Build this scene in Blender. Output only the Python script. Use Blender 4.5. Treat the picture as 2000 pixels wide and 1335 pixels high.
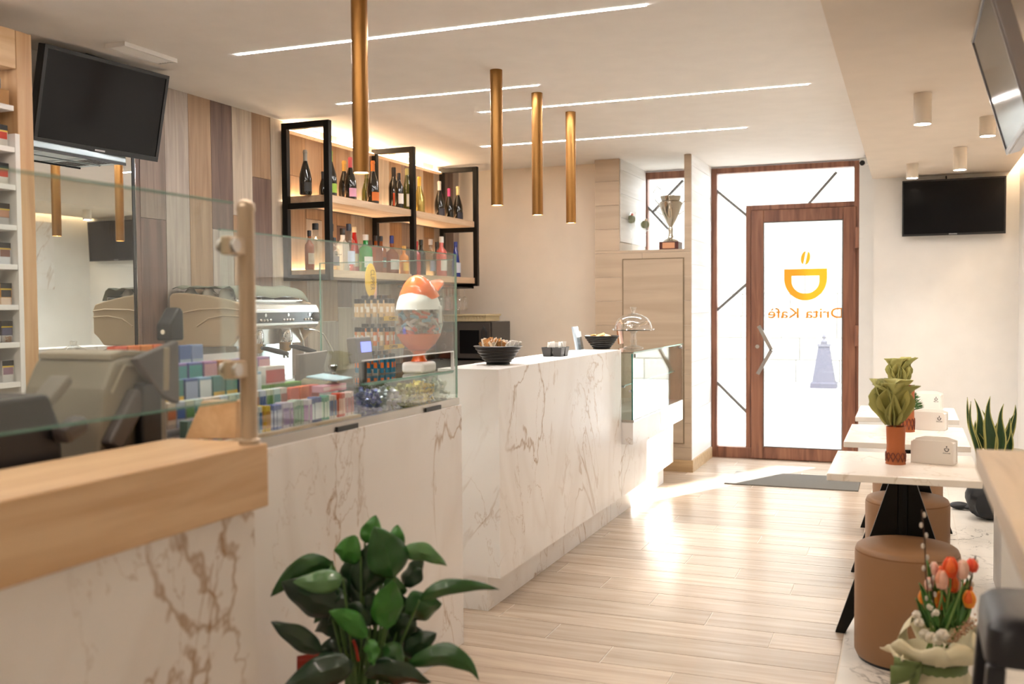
import bpy, bmesh, math, random
from mathutils import Vector, Matrix, Euler
random.seed(7)
for o in list(bpy.data.objects): bpy.data.objects.remove(o)
SC = bpy.context.scene
COL = SC.collection

# ------------------------------------------------------------------ camera
FPX, YAW, PITCH, ROLL, CAMH = 1944.0, .379099, .0358837, -.0076735, 1.40
_cy, _sy, _cp, _sp = math.cos(YAW), math.sin(YAW), math.cos(PITCH), math.sin(PITCH)
FWD = Vector((-_sy*_cp, _cy*_cp, -_sp)); _r = Vector((_cy, _sy, 0)); _u = _r.cross(FWD)
RGT = _r*math.cos(ROLL) + _u*math.sin(ROLL); UPV = _u*math.cos(ROLL) - _r*math.sin(ROLL)
CAMP = Vector((0, 0, CAMH))
cd = bpy.data.cameras.new('camera'); cam = bpy.data.objects.new('camera', cd); COL.objects.link(cam)
cam.matrix_world = Matrix(((RGT.x, UPV.x, -FWD.x, 0), (RGT.y, UPV.y, -FWD.y, 0), (RGT.z, UPV.z, -FWD.z, CAMH), (0, 0, 0, 1)))
cd.sensor_fit = 'HORIZONTAL'; cd.sensor_width = 36; cd.lens = 35; cd.clip_start = .05; cd.clip_end = 200
cd.dof.use_dof = True; cd.dof.focus_distance = 5.6; cd.dof.aperture_fstop = 2.4
SC.camera = cam
def ray(x, y): return FWD + RGT*((x-1000)/FPX) - UPV*((y-667.5)/FPX)
def onz(x, y, z): d = ray(x, y); return CAMP + d*((z-CAMH)/d.z)
def onx(x, y, X): d = ray(x, y); return CAMP + d*(X/d.x)
def ony(x, y, Y): d = ray(x, y); return CAMP + d*(Y/d.y)

# ------------------------------------------------------------------ world, sun, exposure
SC.view_settings.view_transform = 'Standard'; SC.view_settings.look = 'None'
SC.view_settings.exposure = 0.86; SC.view_settings.gamma = 1.0; SC.view_settings.use_curve_mapping = False
wd = bpy.data.worlds.new('sky'); SC.world = wd; wd.use_nodes = True
wb = wd.node_tree.nodes['Background']; wb.inputs[0].default_value = (.86, .93, 1, 1); wb.inputs[1].default_value = 8.0
sl = bpy.data.lights.new('sun', 'SUN'); so = bpy.data.objects.new('sun', sl); COL.objects.link(so)
sd = Vector((-1, -1.98, -.785)); so.rotation_euler = sd.to_track_quat('-Z', 'Y').to_euler(); so.location = (9, 27, 9)
sl.energy = 24; sl.angle = .012; sl.color = (1, .95, .88)

# ------------------------------------------------------------------ helpers
def lin(c):
    if isinstance(c, str): c = [int(c[i:i+2], 16)/255 for i in (0, 2, 4)]
    return tuple((v/12.92 if v <= .04045 else ((v+.055)/1.055)**2.4) for v in c) + (1,)
MATS = {}
def newmat(name):
    m = bpy.data.materials.new(name); m.use_nodes = True; nt = m.node_tree
    return m, nt, nt.nodes['Principled BSDF']
def mat(name, col, rough=.5, metal=0, spec=.5, trans=0, emit=0, alpha=1, coat=0, bump=0, bscale=200, sub=0):
    if name in MATS: return MATS[name]
    m, nt, b = newmat(name)
    b.inputs['Base Color'].default_value = lin(col); b.inputs['Roughness'].default_value = rough
    b.inputs['Metallic'].default_value = metal; b.inputs['Specular IOR Level'].default_value = spec
    b.inputs['Transmission Weight'].default_value = trans; b.inputs['Coat Weight'].default_value = coat
    b.inputs['Alpha'].default_value = alpha
    if emit: b.inputs['Emission Color'].default_value = lin(col); b.inputs['Emission Strength'].default_value = emit
    # gentle procedural variation on every surface
    no = nt.nodes.new('ShaderNodeTexNoise'); no.inputs['Scale'].default_value = 6; no.inputs['Detail'].default_value = 4
    tc = nt.nodes.new('ShaderNodeTexCoord'); nt.links.new(tc.outputs['Object'], no.inputs['Vector'])
    if not emit:
        mx = nt.nodes.new('ShaderNodeMixRGB'); mx.blend_type = 'MULTIPLY'; mx.inputs[0].default_value = .12
        mx.inputs[1].default_value = lin(col); nt.links.new(no.outputs['Fac'], mx.inputs[2]); nt.links.new(mx.outputs[0], b.inputs['Base Color'])
    if bump:
        n2 = nt.nodes.new('ShaderNodeTexNoise'); n2.inputs['Scale'].default_value = bscale; nt.links.new(tc.outputs['Object'], n2.inputs['Vector'])
        bp = nt.nodes.new('ShaderNodeBump'); bp.inputs['Strength'].default_value = bump; bp.inputs['Distance'].default_value = .002
        nt.links.new(n2.outputs['Fac'], bp.inputs['Height']); nt.links.new(bp.outputs[0], b.inputs['Normal'])
    MATS[name] = m; return m
def wood(name, c1, c2, axis='x', rough=.45, var=.18, scale=1.0):
    if name in MATS: return MATS[name]
    m, nt, b = newmat(name); N = nt.nodes; L = nt.links
    tc = N.new('ShaderNodeTexCoord'); oi = N.new('ShaderNodeObjectInfo'); mp = N.new('ShaderNodeMapping')
    s = {'x': (1, 14, 14), 'y': (14, 1, 14), 'z': (14, 14, 1)}[axis]; mp.inputs['Scale'].default_value = [v*scale for v in s]
    ml = N.new('ShaderNodeMath'); ml.operation = 'MULTIPLY'; ml.inputs[1].default_value = 57; L.new(oi.outputs['Random'], ml.inputs[0])
    ad = N.new('ShaderNodeVectorMath'); ad.operation = 'ADD'; L.new(tc.outputs['Object'], mp.inputs['Vector'])
    L.new(mp.outputs[0], ad.inputs[0]); L.new(ml.outputs[0], ad.inputs[1])
    no = N.new('ShaderNodeTexNoise'); no.inputs['Scale'].default_value = 1.6; no.inputs['Detail'].default_value = 7; no.inputs['Distortion'].default_value = .8
    L.new(ad.outputs[0], no.inputs['Vector'])
    rp = N.new('ShaderNodeValToRGB'); rp.color_ramp.elements[0].position = .32; rp.color_ramp.elements[1].position = .68
    rp.color_ramp.elements[0].color = lin(c1); rp.color_ramp.elements[1].color = lin(c2); L.new(no.outputs['Fac'], rp.inputs[0])
    hs = N.new('ShaderNodeHueSaturation'); mr = N.new('ShaderNodeMapRange'); mr.inputs[3].default_value = 1-var; mr.inputs[4].default_value = 1+var
    L.new(oi.outputs['Random'], mr.inputs[0]); L.new(mr.outputs[0], hs.inputs['Value']); L.new(rp.outputs[0], hs.inputs['Color'])
    L.new(hs.outputs[0], b.inputs['Base Color']); b.inputs['Roughness'].default_value = rough
    bp = N.new('ShaderNodeBump'); bp.inputs['Strength'].default_value = .15; bp.inputs['Distance'].default_value = .002
    L.new(no.outputs['Fac'], bp.inputs['Height']); L.new(bp.outputs[0], b.inputs['Normal'])
    MATS[name] = m; return m
def marble(name, base, vein, scale=1.0, rough=.3, strength=.72):
    m, nt, b = newmat(name); N = nt.nodes; L = nt.links
    ge = N.new('ShaderNodeNewGeometry'); mp = N.new('ShaderNodeMapping'); mp.inputs['Scale'].default_value = (scale, scale*.9, scale*.5)
    mp.inputs['Rotation'].default_value = (.55, .35, .3); L.new(ge.outputs['Position'], mp.inputs['Vector'])
    def layer(s, det, dist, w, seed):
        n = N.new('ShaderNodeTexNoise'); n.noise_dimensions = '4D'; n.inputs['W'].default_value = seed
        n.inputs['Scale'].default_value = s; n.inputs['Detail'].default_value = det; n.inputs['Distortion'].default_value = dist; n.inputs['Roughness'].default_value = .55
        L.new(mp.outputs[0], n.inputs['Vector'])
        a = N.new('ShaderNodeMath'); a.operation = 'SUBTRACT'; a.inputs[1].default_value = .5; L.new(n.outputs['Fac'], a.inputs[0])
        c = N.new('ShaderNodeMath'); c.operation = 'ABSOLUTE'; L.new(a.outputs[0], c.inputs[0])
        r = N.new('ShaderNodeMapRange'); r.inputs[1].default_value = 0; r.inputs[2].default_value = w; r.inputs[3].default_value = 1; r.inputs[4].default_value = 0
        L.new(c.outputs[0], r.inputs[0]); return r.outputs[0]
    v1 = layer(1.6, 5, 1.1, .010, 1.3); v2 = layer(3.4, 6, .8, .006, 7.7); v3 = layer(1.2, 3, 1.2, .07, 4.1)
    mk = N.new('ShaderNodeTexNoise'); mk.inputs['Scale'].default_value = 2.1; mk.inputs['Detail'].default_value = 2; L.new(mp.outputs[0], mk.inputs['Vector'])
    mr = N.new('ShaderNodeMapRange'); mr.inputs[1].default_value = .42; mr.inputs[2].default_value = .62; L.new(mk.outputs['Fac'], mr.inputs[0])
    def mul(a, k):
        q = N.new('ShaderNodeMath'); q.operation = 'MULTIPLY'; L.new(a, q.inputs[0])
        if isinstance(k, (int, float)): q.inputs[1].default_value = k
        else: L.new(k, q.inputs[1])
        return q.outputs[0]
    def add(a, c):
        q = N.new('ShaderNodeMath'); q.operation = 'ADD'; L.new(a, q.inputs[0]); L.new(c, q.inputs[1]); q.use_clamp = True; return q.outputs[0]
    f = add(mul(mul(v1, mr.outputs[0]), strength), add(mul(mul(v2, mr.outputs[0]), strength*.7), mul(v3, .10)))
    mx = N.new('ShaderNodeMixRGB'); mx.inputs[1].default_value = lin(base); mx.inputs[2].default_value = lin(vein); L.new(f, mx.inputs[0])
    L.new(mx.outputs[0], b.inputs['Base Color']); b.inputs['Roughness'].default_value = rough
    MATS[name] = m; return m
def pane(name, tint=(.93, .97, .96), refl=1.0):
    m = bpy.data.materials.new(name); m.use_nodes = True; nt = m.node_tree; nt.nodes.clear(); N = nt.nodes; L = nt.links
    out = N.new('ShaderNodeOutputMaterial'); mx = N.new('ShaderNodeMixShader'); tr = N.new('ShaderNodeBsdfTransparent'); gl = N.new('ShaderNodeBsdfGlossy')
    lw = N.new('ShaderNodeLayerWeight'); lw.inputs[0].default_value = .5
    pw = N.new('ShaderNodeMath'); pw.operation = 'POWER'; pw.inputs[1].default_value = 4.5; L.new(lw.outputs['Facing'], pw.inputs[0])
    ml = N.new('ShaderNodeMath'); ml.operation = 'MULTIPLY_ADD'; ml.inputs[1].default_value = .95; ml.inputs[2].default_value = .045*refl; ml.use_clamp = True; L.new(pw.outputs[0], ml.inputs[0])
    tr.inputs[0].default_value = (*tint, 1); gl.inputs['Roughness'].default_value = 0; gl.inputs[0].default_value = (1, 1, 1, 1)
    L.new(ml.outputs[0], mx.inputs[0]); L.new(tr.outputs[0], mx.inputs[1]); L.new(gl.outputs[0], mx.inputs[2]); L.new(mx.outputs[0], out.inputs[0])
    MATS[name] = m; return m

def wl(p):
    v = Vector((0, 0, 0))
    while p is not None: v += p.location; p = p.parent
    return v
class MB:
    def __init__(s): s.v = []; s.f = []
    def box(s, x0, x1, y0, y1, z0, z1):
        b = len(s.v); s.v += [(x, y, z) for z in (z0, z1) for y in (y0, y1) for x in (x0, x1)]
        s.f += [tuple(b+i for i in q) for q in ((0, 2, 3, 1), (4, 5, 7, 6), (0, 1, 5, 4), (2, 6, 7, 3), (0, 4, 6, 2), (1, 3, 7, 5))]; return s
    def cbox(s, c, sz, rot=(0, 0, 0)):
        R = Euler(rot).to_matrix(); c = Vector(c); b = len(s.v)
        s.v += [tuple(c + R @ Vector((x*sz[0]/2, y*sz[1]/2, z*sz[2]/2))) for z in (-1, 1) for y in (-1, 1) for x in (-1, 1)]
        s.f += [tuple(b+i for i in q) for q in ((0, 2, 3, 1), (4, 5, 7, 6), (0, 1, 5, 4), (2, 6, 7, 3), (0, 4, 6, 2), (1, 3, 7, 5))]; return s
    def ring(s, pts): b = len(s.v); s.v += [tuple(p) for p in pts]; return list(range(b, b+len(pts)))
    def loft(s, rings, caps=(True, True), closed=True):
        n = len(rings[0])
        for a, c in zip(rings, rings[1:]):
            for i in range(n if closed else n-1): j = (i+1) % n; s.f.append((a[i], a[j], c[j], c[i]))
        if caps[0]: s.f.append(tuple(reversed(rings[0])))
        if caps[1]: s.f.append(tuple(rings[-1]))
        return s
    def lathe(s, prof, c=(0, 0, 0), n=16, caps=(True, True), a0=0, a1=None, sx=1, sy=1):
        full = a1 is None; k = n if full else n+1; rs = []
        for r, z in prof:
            rs.append(s.ring([(c[0]+sx*r*math.cos(a0+(2*math.pi*i/n if full else (a1-a0)*i/n)), c[1]+sy*r*math.sin(a0+(2*math.pi*i/n if full else (a1-a0)*i/n)), c[2]+z) for i in range(k)]))
        return s.loft(rs, caps if full else (False, False), full)
    def tube(s, pts, r, n=8, caps=(True, True)):
        pts = [Vector(p) for p in pts]; rs = []
        rr = r if isinstance(r, (list, tuple)) else [r]*len(pts)
        ref = None
        for i, p in enumerate(pts):
            t = (pts[min(i+1, len(pts)-1)]-pts[max(i-1, 0)]).normalized()
            if ref is None: ref = Vector((0, 0, 1)) if abs(t.z) < .9 else Vector((1, 0, 0))
            a = t.cross(ref).normalized(); b = t.cross(a).normalized(); ref = a.cross(t) if False else ref
            rs.append(s.ring([p + (a*math.cos(2*math.pi*k/n)+b*math.sin(2*math.pi*k/n))*rr[i] for k in range(n)]))
        return s.loft(rs, caps)
    def cyl(s, p0, p1, r, n=12): return s.tube([p0, p1], r, n)
    def prism(s, poly, ax, a, b):
        def P(u, v, w): return {'x': (w, u, v), 'y': (u, w, v), 'z': (u, v, w)}[ax]
        return s.loft([s.ring([P(u, v, a) for u, v in poly]), s.ring([P(u, v, b) for u, v in poly])])
    def grid(s, fn, nu, nv):
        b = len(s.v)
        for i in range(nu+1):
            for j in range(nv+1): s.v.append(tuple(fn(i/nu, j/nv)))
        for i in range(nu):
            for j in range(nv): q = b+i*(nv+1)+j; s.f.append((q, q+1, q+nv+2, q+nv+1))
        return s
    def ball(s, c, r, n=12, m=8, sc=(1, 1, 1)):
        prof = [(r*math.sin(math.pi*(k+.02)/(m+.04)), -r*math.cos(math.pi*(k+.02)/(m+.04))*sc[2]) for k in range(m+1)]
        return s.lathe(prof, c, n, (True, True), sx=sc[0], sy=sc[1])
    def build(s, name, material, parent=None, smooth=False, bevel=0, local=False, base=None, thick=0, seg=2):
        me = bpy.data.meshes.new(name); o = bpy.data.objects.new(name, me); COL.objects.link(o)
        if parent is not None:
            off = Vector((0, 0, 0)) if local else wl(parent); o.parent = parent
        else:
            if base is None:
                xs, ys, zs = zip(*s.v); base = Vector(((min(xs)+max(xs))/2, (min(ys)+max(ys))/2, min(zs)))
            off = Vector((0, 0, 0)) if local else Vector(base); o.location = base
        me.from_pydata([tuple(Vector(v)-off) for v in s.v], [], s.f); me.update()
        bm = bmesh.new(); bm.from_mesh(me); bmesh.ops.recalc_face_normals(bm, faces=bm.faces); bm.to_mesh(me); bm.free()
        if smooth:
            for p in me.polygons: p.use_smooth = True
            try: me.set_sharp_from_angle(angle=math.radians(42))
            except Exception: pass
        me.materials.append(material)
        if thick: md = o.modifiers.new('solid', 'SOLIDIFY'); md.thickness = thick; md.offset = 0
        if bevel: md = o.modifiers.new('bevel', 'BEVEL'); md.width = bevel; md.segments = seg; md.limit_method = 'ANGLE'; md.angle_limit = .6
        return o
def tag(o, label, cat, group=None):
    o['label'] = label; o['category'] = cat
    if group: o['group'] = group
    return o
def thing(name, label, cat, loc=(0, 0, 0), rz=0, group=None):
    o = bpy.data.objects.new(name, None); COL.objects.link(o); o.empty_display_size = .05
    o.location = loc; o.rotation_euler = (0, 0, rz); return tag(o, label, cat, group)
def struct(o): o['kind'] = 'structure'; return o
def copy_tree(o, loc=None, rot=None, label=None, group=None, parent=None):
    c = o.copy(); COL.objects.link(c)
    if parent: c.parent = parent
    if loc is not None: c.location = loc
    if rot is not None: c.rotation_euler = rot
    if label: c['label'] = label
    if group: c['group'] = group
    for ch in o.children: copy_tree(ch, parent=c)
    return c
def text_mesh(txt, size, mirror=False, extrude=.0004):
    cu = bpy.data.curves.new('lettering', 'FONT'); cu.body = txt; cu.size = size; cu.extrude = extrude; cu.offset = .008*size; cu.align_x = 'CENTER'; cu.align_y = 'CENTER'
    t = bpy.data.objects.new('lettering', cu); COL.objects.link(t); bpy.context.view_layer.update()
    me = bpy.data.meshes.new_from_object(t.evaluated_get(bpy.context.evaluated_depsgraph_get())); bpy.data.objects.remove(t)
    return me
def text(name, txt, material, parent, c, right, up, width=None, height=None):
    """flat lettering; c centre in world, right/up = reading directions"""
    me = text_mesh(txt, 1.0); me.name = name
    xs = [v.co.x for v in me.vertices]; ys = [v.co.y for v in me.vertices]
    w = max(xs)-min(xs); h = max(ys)-min(ys); s = width/w if width else height/h; sy = height/h if height else s
    cx = (max(xs)+min(xs))/2; cyy = (max(ys)+min(ys))/2
    right = Vector(right).normalized(); up = Vector(up).normalized(); nrm = right.cross(up); c = Vector(c) - wl(parent)
    for v in me.vertices: v.co = c + right*((v.co.x-cx)*s) + up*((v.co.y-cyy)*sy) + nrm*(v.co.z)
    me.materials.clear(); me.materials.append(material)
    o = bpy.data.objects.new(name, me); COL.objects.link(o); o.parent = parent; return o

# ------------------------------------------------------------------ materials
WHITE = mat('white_paint', 'edeae5', .6); CEILM = mat('ceiling_paint', 'ebe6e0', .7); BEIGE = mat('beige_paint', 'e6d8c6', .6)
MARB = marble('marble_gold', 'f0edea', 'a07c50', 1.0, .28); MARBT = marble('marble_table', 'f2ece4', 'b9a78e', 1.3, .25, .5)
MARBF = marble('marble_floor', 'd9d2c8', '5a5148', 1.1, .3, .9)
OAK = wood('oak_veneer', 'cfa97e', 'e2c29a', 'y', .4, .03); OAKZ = wood('oak_upright', 'b98f63', 'd1ab80', 'z', .45, .05)
SHELF = wood('shelf_oak', 'b79878', 'd3b79a', 'y', .5, .04)
FLOORM = wood('floor_oak', 'b09c88', 'c9b6a2', 'x', .27, .12)
BLACK = mat('black_metal', '15130f', .42, .6); BLK = mat('black_plastic', '121214', .35); DGREY = mat('dark_grey_plastic', '3a3735', .45)
SCREEN = mat('dark_screen', '0a0a0c', .14, spec=.25); CHROME = mat('chrome', 'd8d8d8', .12, 1); STEEL = mat('brushed_steel', 'c4bfb8', .3, 1)
BRASS = mat('brushed_bronze', '9a6f3c', .38, .85); DOORW = wood('door_walnut', '6e4332', '9c6a50', 'z', .38, .05)
GLASS = pane('clear_glass'); EDGE = mat('green_glass_edge', '8fc0ae', .15, trans=.5); WINGLASS = pane('window_glass', (.97, .98, .98), .8)
LEDW = mat('warm_led', 'fff0d8', emit=20); LEDC = mat('neutral_led', 'fffcfa', emit=84); LEDR = mat('rear_fill_led', 'fff2e4', emit=72); LEDS = mat('shelf_led', 'ffe4c0', emit=34)
GROUT = mat('pale_grout', 'e2d8ca', .8); TILEB = wood('beige_stone', 'ae9a83', 'bda992', 'x', .5, .06, .5)
LEATHER = mat('tan_leather', '8e6845', .5, bump=.25, bscale=350); CONC = mat('grey_laminate', 'b9aa9b', .5)

# ================================================================== the room
ZC, ZS = 2.65, 2.42          # main ceiling, lowered ceiling
XW, XR, YD = -3.9, .80, 9.17
floor = struct(MB().box(-4.05, XR, -3, 9.35, -.15, -.002).build('floor', GROUT))
def plank(x0, x1, y0, y1):
    g = .0022; MB().box(x0+g, x1-g, y0+g, y1-g, -.002, 0).build('plank', FLOORM, floor)
LP, WP = 1.19, .2005
for k in range(-14, 28):
    y0 = 3.713+WP*k; y1 = min(y0+WP, 9.3); j = -1.12-.297*k
    while j < -.244: j += LP
    x1 = -.244; x0 = j-LP
    while x1 > -3.35:
        a = max(x0, -3.35)
        if x1-a > .02: plank(a, x1, y0, y1)
        x1 = a; x0 -= LP
for i in range(7):
    for x0, x1 in ((-.24, .28), (.28, .8)):
        y0 = .4+1.2*i; y1 = min(y0+1.2, 8.72); MB().box(x0+.0012, x1-.0012, y0+.0012, y1-.0012, -.002, 0).build('tile', MARBF, floor)
# left wall with vertical boards
wall_left = struct(MB().box(-4.1, XW-.02, -3, 8.6, 0, 2.72).build('wall_left', WHITE))
BW = [wood('board_%s' % n, a, b, 'z', .5, .07) for n, a, b in (('grey', '93857a', 'b3a598'), ('tan', '8c6e52', 'ab8c6c'), ('brown', '58433a', '785f52'), ('pale', '9f9080', 'bfb09c'), ('honey', '866440', 'a5825c'), ('taupe', '705f54', '8f7c6e'))]
# one colour sequence from the ceiling downwards for each board column (colour, lower end z)
seq = {0: [(5, 1.9), (2, 1.1), (1, 0)], 1: [(0, 1.25), (3, 0)], 2: [(1, .9), (0, 0)], 3: [(2, 1.88), (0, 1.2), (1, 0)], 4: [(3, 1.98), (1, .8), (3, 0)], 5: [(1, 2.24), (2, 1.5), (5, .6), (0, 0)],
       6: [(3, 1.45), (0, .5), (1, 0)], 7: [(4, 2.3), (1, 1.3), (5, 0)], 8: [(1, 2.02), (3, 1.0), (2, 0)], 9: [(4, 2.2), (1, 1.3), (0, 0)], 10: [(1, 2.0), (2, 1.4), (3, 0)], 11: [(3, 1.7), (0, 0)],
       12: [(1, 1.92), (5, 1.0), (0, 0)], 13: [(3, 1.5), (1, 0)], 14: [(1, 2.1), (4, 1.2), (0, 0)], 15: [(5, 1.9), (2, .9), (1, 0)], 16: [(3, 1.85), (4, 1.2), (3, 0)], 17: [(4, 2.0), (1, .8), (5, 0)], 18: [(3, 1.6), (0, 0)],
       19: [(2, 1.9), (5, .9), (1, 0)], 20: [(0, 1.8), (3, 0)], 21: [(1, 1.4), (0, 0)]}
for c in range(21):
    y0 = 4.322+.2015*c; y1 = min(y0+.2015, 8.5); zt = 2.65
    for ci, zb in seq[c]:
        MB().box(XW-.02, XW+(.001 if (c+ci) % 2 else -.001), y0+.0015, y1-.0015, zb+.0015, zt-.0015).build('board', BW[ci], wall_left); zt = zb
MB().box(XW-.02, XW, 4.29, 4.32, 0, 2.65).build('board', BW[2], wall_left)
struct(MB().box(-4.05, -2.5, 8.48, 8.6, 0, 2.72).build('wall_far', BEIGE))
struct(MB().box(-.40, -.268, 9.12, 9.35, 0, 2.72).build('wall_door', WHITE))
struct(MB().box(-.268, .95, 8.72, 9.35, 0, 2.72).build('wall_back', WHITE))
wall_right = struct(MB().box(XR, .95, -3, 8.72, 0, 2.72).build('wall_right', WHITE))
for y0 in (3.0, 4.3, 5.6, 6.9): MB().box(.775, XR, y0, y0+1.295, 1.62, 2.34).build('panel', MARB, wall_right)
struct(MB().box(.77, XR, 6.4, 7.4, .02, 1.6).box(.765, .77, 6.48, 7.32, .05, 1.54).build('door_2', WHITE, None, bevel=.004))
rear = struct(MB().box(-4.1, .95, -3.1, -3, 0, 2.72).build('wall_rear', WHITE))
# ceiling: main field, lowered strip on the right with a light cove along the wall
ceiling = struct(MB().box(-4.1, .95, -3.1, 9.35, ZC, 2.8).build('ceiling', CEILM))
struct(MB().box(-.282, .73, -3, 8.72, ZS, ZC).build('ceiling_lowered', mat('greige_ceiling', 'dccdbb', .7)))  # lowered strip in a darker, warmer tone than the main ceiling
struct(MB().box(.79, .80, -2.5, 8.7, 2.52, 2.54).build('trim_1', LEDS))
# closet block with the trophy niche, clad in long tiles
closet = struct(MB().box(-2.515, -1.69, 8.28, 9.3, 0, 1.865).box(-2.515, -2.30, 8.28, 9.3, 1.865, 2.65).box(-1.735, -1.69, 8.28, 9.3, 1.865, 2.65).build('wall_closet', GROUT))
def tiles(x0, x1, z0, z1):
    z = 0; i = 0
    while z < z1-.005:
        zt = min(z+.205, z1); zb = max(z, z0)
        if zt > zb+.01:
            cut = x0+(x1-x0)*((.35, .72, .5)[i % 3]) if x1-x0 > .5 else None
            for a, b in (((x0, cut), (cut, x1)) if cut else ((x0, x1),)):
                MB().box(a+.001, b-.001, 8.262, 8.28, zb+.001, zt-.001).build('tile', TILEB, closet)
        z += .205; i += 1
tiles(-2.515, -1.68, .10, 1.868); tiles(-2.515, -2.296, 1.868, 2.65); tiles(-1.74, -1.68, 1.868, 2.65)
z = .1
SIDE = wood('lit_stone', 'cfcac2', 'e2deda', 'y', .5, .04, .5)  # side faces tiled paler, with the light on them put into the colour
while z < 2.64:
    zt = min(z+.205, 2.65)
    MB().box(-1.69, -1.68, 8.281, 9.16, z+.001, zt-.001).build('tile', SIDE, closet)
    if z > 1.8: MB().box(-2.30, -2.29, 8.281, 9.16, max(z, 1.87)+.001, zt-.001).build('tile', SIDE, closet)
    z += .205
struct(MB().box(-2.53, -1.665, 8.245, 8.262, 0, .10).box(-1.682, -1.665, 8.262, 9.12, 0, .10).build('baseboard_closet', wood('skirting', 'a88a62', 'c0a27a', 'x', .5, .03)))
ap = thing('access_panel', 'flush beige access panel with thin dark outline below the trophy niche', 'panel', (-2.0, 8.26, .24))
MB().box(-2.262, -1.75, 8.254, 8.2615, .243, 1.787).build('panel_face', TILEB, ap)
fr = MB()
for a in ((-2.27, -2.262, .235, 1.795), (-1.75, -1.742, .235, 1.795)): fr.box(a[0], a[1], 8.252, 8.2615, a[2], a[3])
fr.box(-2.262, -1.75, 8.252, 8.2615, .235, .243).box(-2.262, -1.75, 8.252, 8.2615, 1.787, 1.795).build('outline', mat('dark_gap', '7a6850', .7), ap)

# ------------------------------------------------------------------ glazed entrance
def frame_rect(m, x0, x1, z0, z1, w, y0, y1, wb=None):
    wb = wb or w
    m.box(x0, x0+w, y0, y1, z0, z1).box(x1-w, x1, y0, y1, z0, z1).box(x0+w, x1-w, y0, y1, z1-w, z1).box(x0+w, x1-w, y0, y1, z0, z0+wb)
door = struct(thing('door_1', '', '', (-1.03, 9.2, 0)))
del door['label'], door['category']
m = MB(); frame_rect(m, -1.68, -.395, 0, 2.64, .05, YD, 9.26, .10)
m.box(-1.37, -1.325, YD, 9.26, .10, 2.29).box(-1.325, -.445, YD, 9.26, 2.245, 2.29).build('frame', DOORW, door, bevel=.004)
lf = MB(); frame_rect(lf, -1.322, -.425, .005, 2.243, .11, 9.155, 9.225); leaf = lf.build('door_leaf', DOORW, door, bevel=.006)
bead = mat('grey_bead', '7c7a78', .4, .5)
b = MB(); frame_rect(b, -1.212, -.535, .115, 2.133, .008, 9.15, 9.16); b.build('glazing_bead', bead, leaf)
MB().box(-1.21, -.537, 9.188, 9.194, .117, 2.131).build('pane', WINGLASS, leaf)
MB().box(-1.63, -1.37, 9.21, 9.216, .10, 2.59).build('pane', WINGLASS, door); MB().box(-1.37, -.445, 9.21, 9.216, 2.29, 2.59).build('pane', WINGLASS, door)
def bar(p, q, w=.022, par=door, Y=9.2, nm='glazing_bar'):
    p = ony(*p, Y); q = ony(*q, Y); d = (q-p).normalized(); n = Vector((-d.z, 0, d.x))*w/2
    m = MB(); m.prism([((p+n).x, (p+n).z), ((q+n).x, (q+n).z), ((q-n).x, (q-n).z), ((p-n).x, (p-n).z)], 'y', Y-.012, Y+.03); return m.build(nm, bead, par)
bar((1392, 366), (1460, 422)); bar((1392, 613), (1460, 553)); bar((1392, 738), (1460, 806)); bar((1576, 402), (1634, 336))
hd = [ony(*p, 9.11) for p in ((1482, 636), (1507, 683), (1480, 730))]
hn = MB()
for a, c in zip(hd, hd[1:]):
    d = (c-a).normalized(); n = Vector((-d.z, 0, d.x))*.016; hn.prism([((a+n).x, (a+n).z), ((c+n).x, (c+n).z), ((c-n).x, (c-n).z), ((a-n).x, (a-n).z)], 'y', 9.095, 9.12)
hn.cyl(hd[0]+Vector((.004, 0, -.01)), hd[0]+Vector((.004, .06, -.01)), .009).cyl(hd[2]+Vector((.004, 0, .01)), hd[2]+Vector((.004, .06, .01)), .009).build('door_handle', CHROME, leaf)
for zz in (1.97, 1.12, .2): MB().cyl((-.415, 9.14, zz-.09), (-.415, 9.14, zz+.09), .022).build('hinge', DOORW, door, True)
MB().cyl((-1.265, 9.15, 1.02), (-1.265, 9.158, 1.02), .018).build('keyhole', STEEL, leaf, True)
# vinyl sign on the door glass, seen from behind
ORANGE, nt_, _b = newmat('orange_vinyl')
_tl = nt_.nodes.new('ShaderNodeBsdfTranslucent'); _tl.inputs[0].default_value = lin('f59a14'); _b.inputs['Base Color'].default_value = lin('f5a01e'); _b.inputs['Roughness'].default_value = .6
_mx = nt_.nodes.new('ShaderNodeMixShader'); _mx.inputs[0].default_value = .07; nt_.links.new(_b.outputs[0], _mx.inputs[1]); nt_.links.new(_tl.outputs[0], _mx.inputs[2]); nt_.links.new(_mx.outputs[0], nt_.nodes['Material Output'].inputs[0])
YS = 9.186
oc = ony(1573, 545, YS); px = (ony(1615, 545, YS)-ony(1531, 545, YS)).length/84
def S(u, v): return (oc.x+(u-1573)*px, oc.z-(v-545)*px)
def cup(x0, x1, yt, yb, n=28):
    pts = []; cx = (x0+x1)/2; rx = (x1-x0)/2; ys = yt+(yb-yt)*.30
    for i in range(n+1):
        t = math.pi*i/n; pts.append((cx-rx*math.cos(t), ys+(yb-ys)*math.sin(t)))
    return [(x0, yt)]+pts+[(x1, yt)]
o_, i_ = cup(1531, 1615, 524, 588), cup(1546, 1600, 538, 574)
m = MB()
ra = m.ring([(S(*p)[0], YS, S(*p)[1]) for p in o_]); rb = m.ring([(S(*p)[0], YS, S(*p)[1]) for p in i_]); n = len(ra)
for i in range(n): j = (i+1) % n; m.f.append((ra[i], ra[j], rb[j], rb[i]))
m.build('cup_emblem', ORANGE, leaf)
m = MB()
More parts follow.
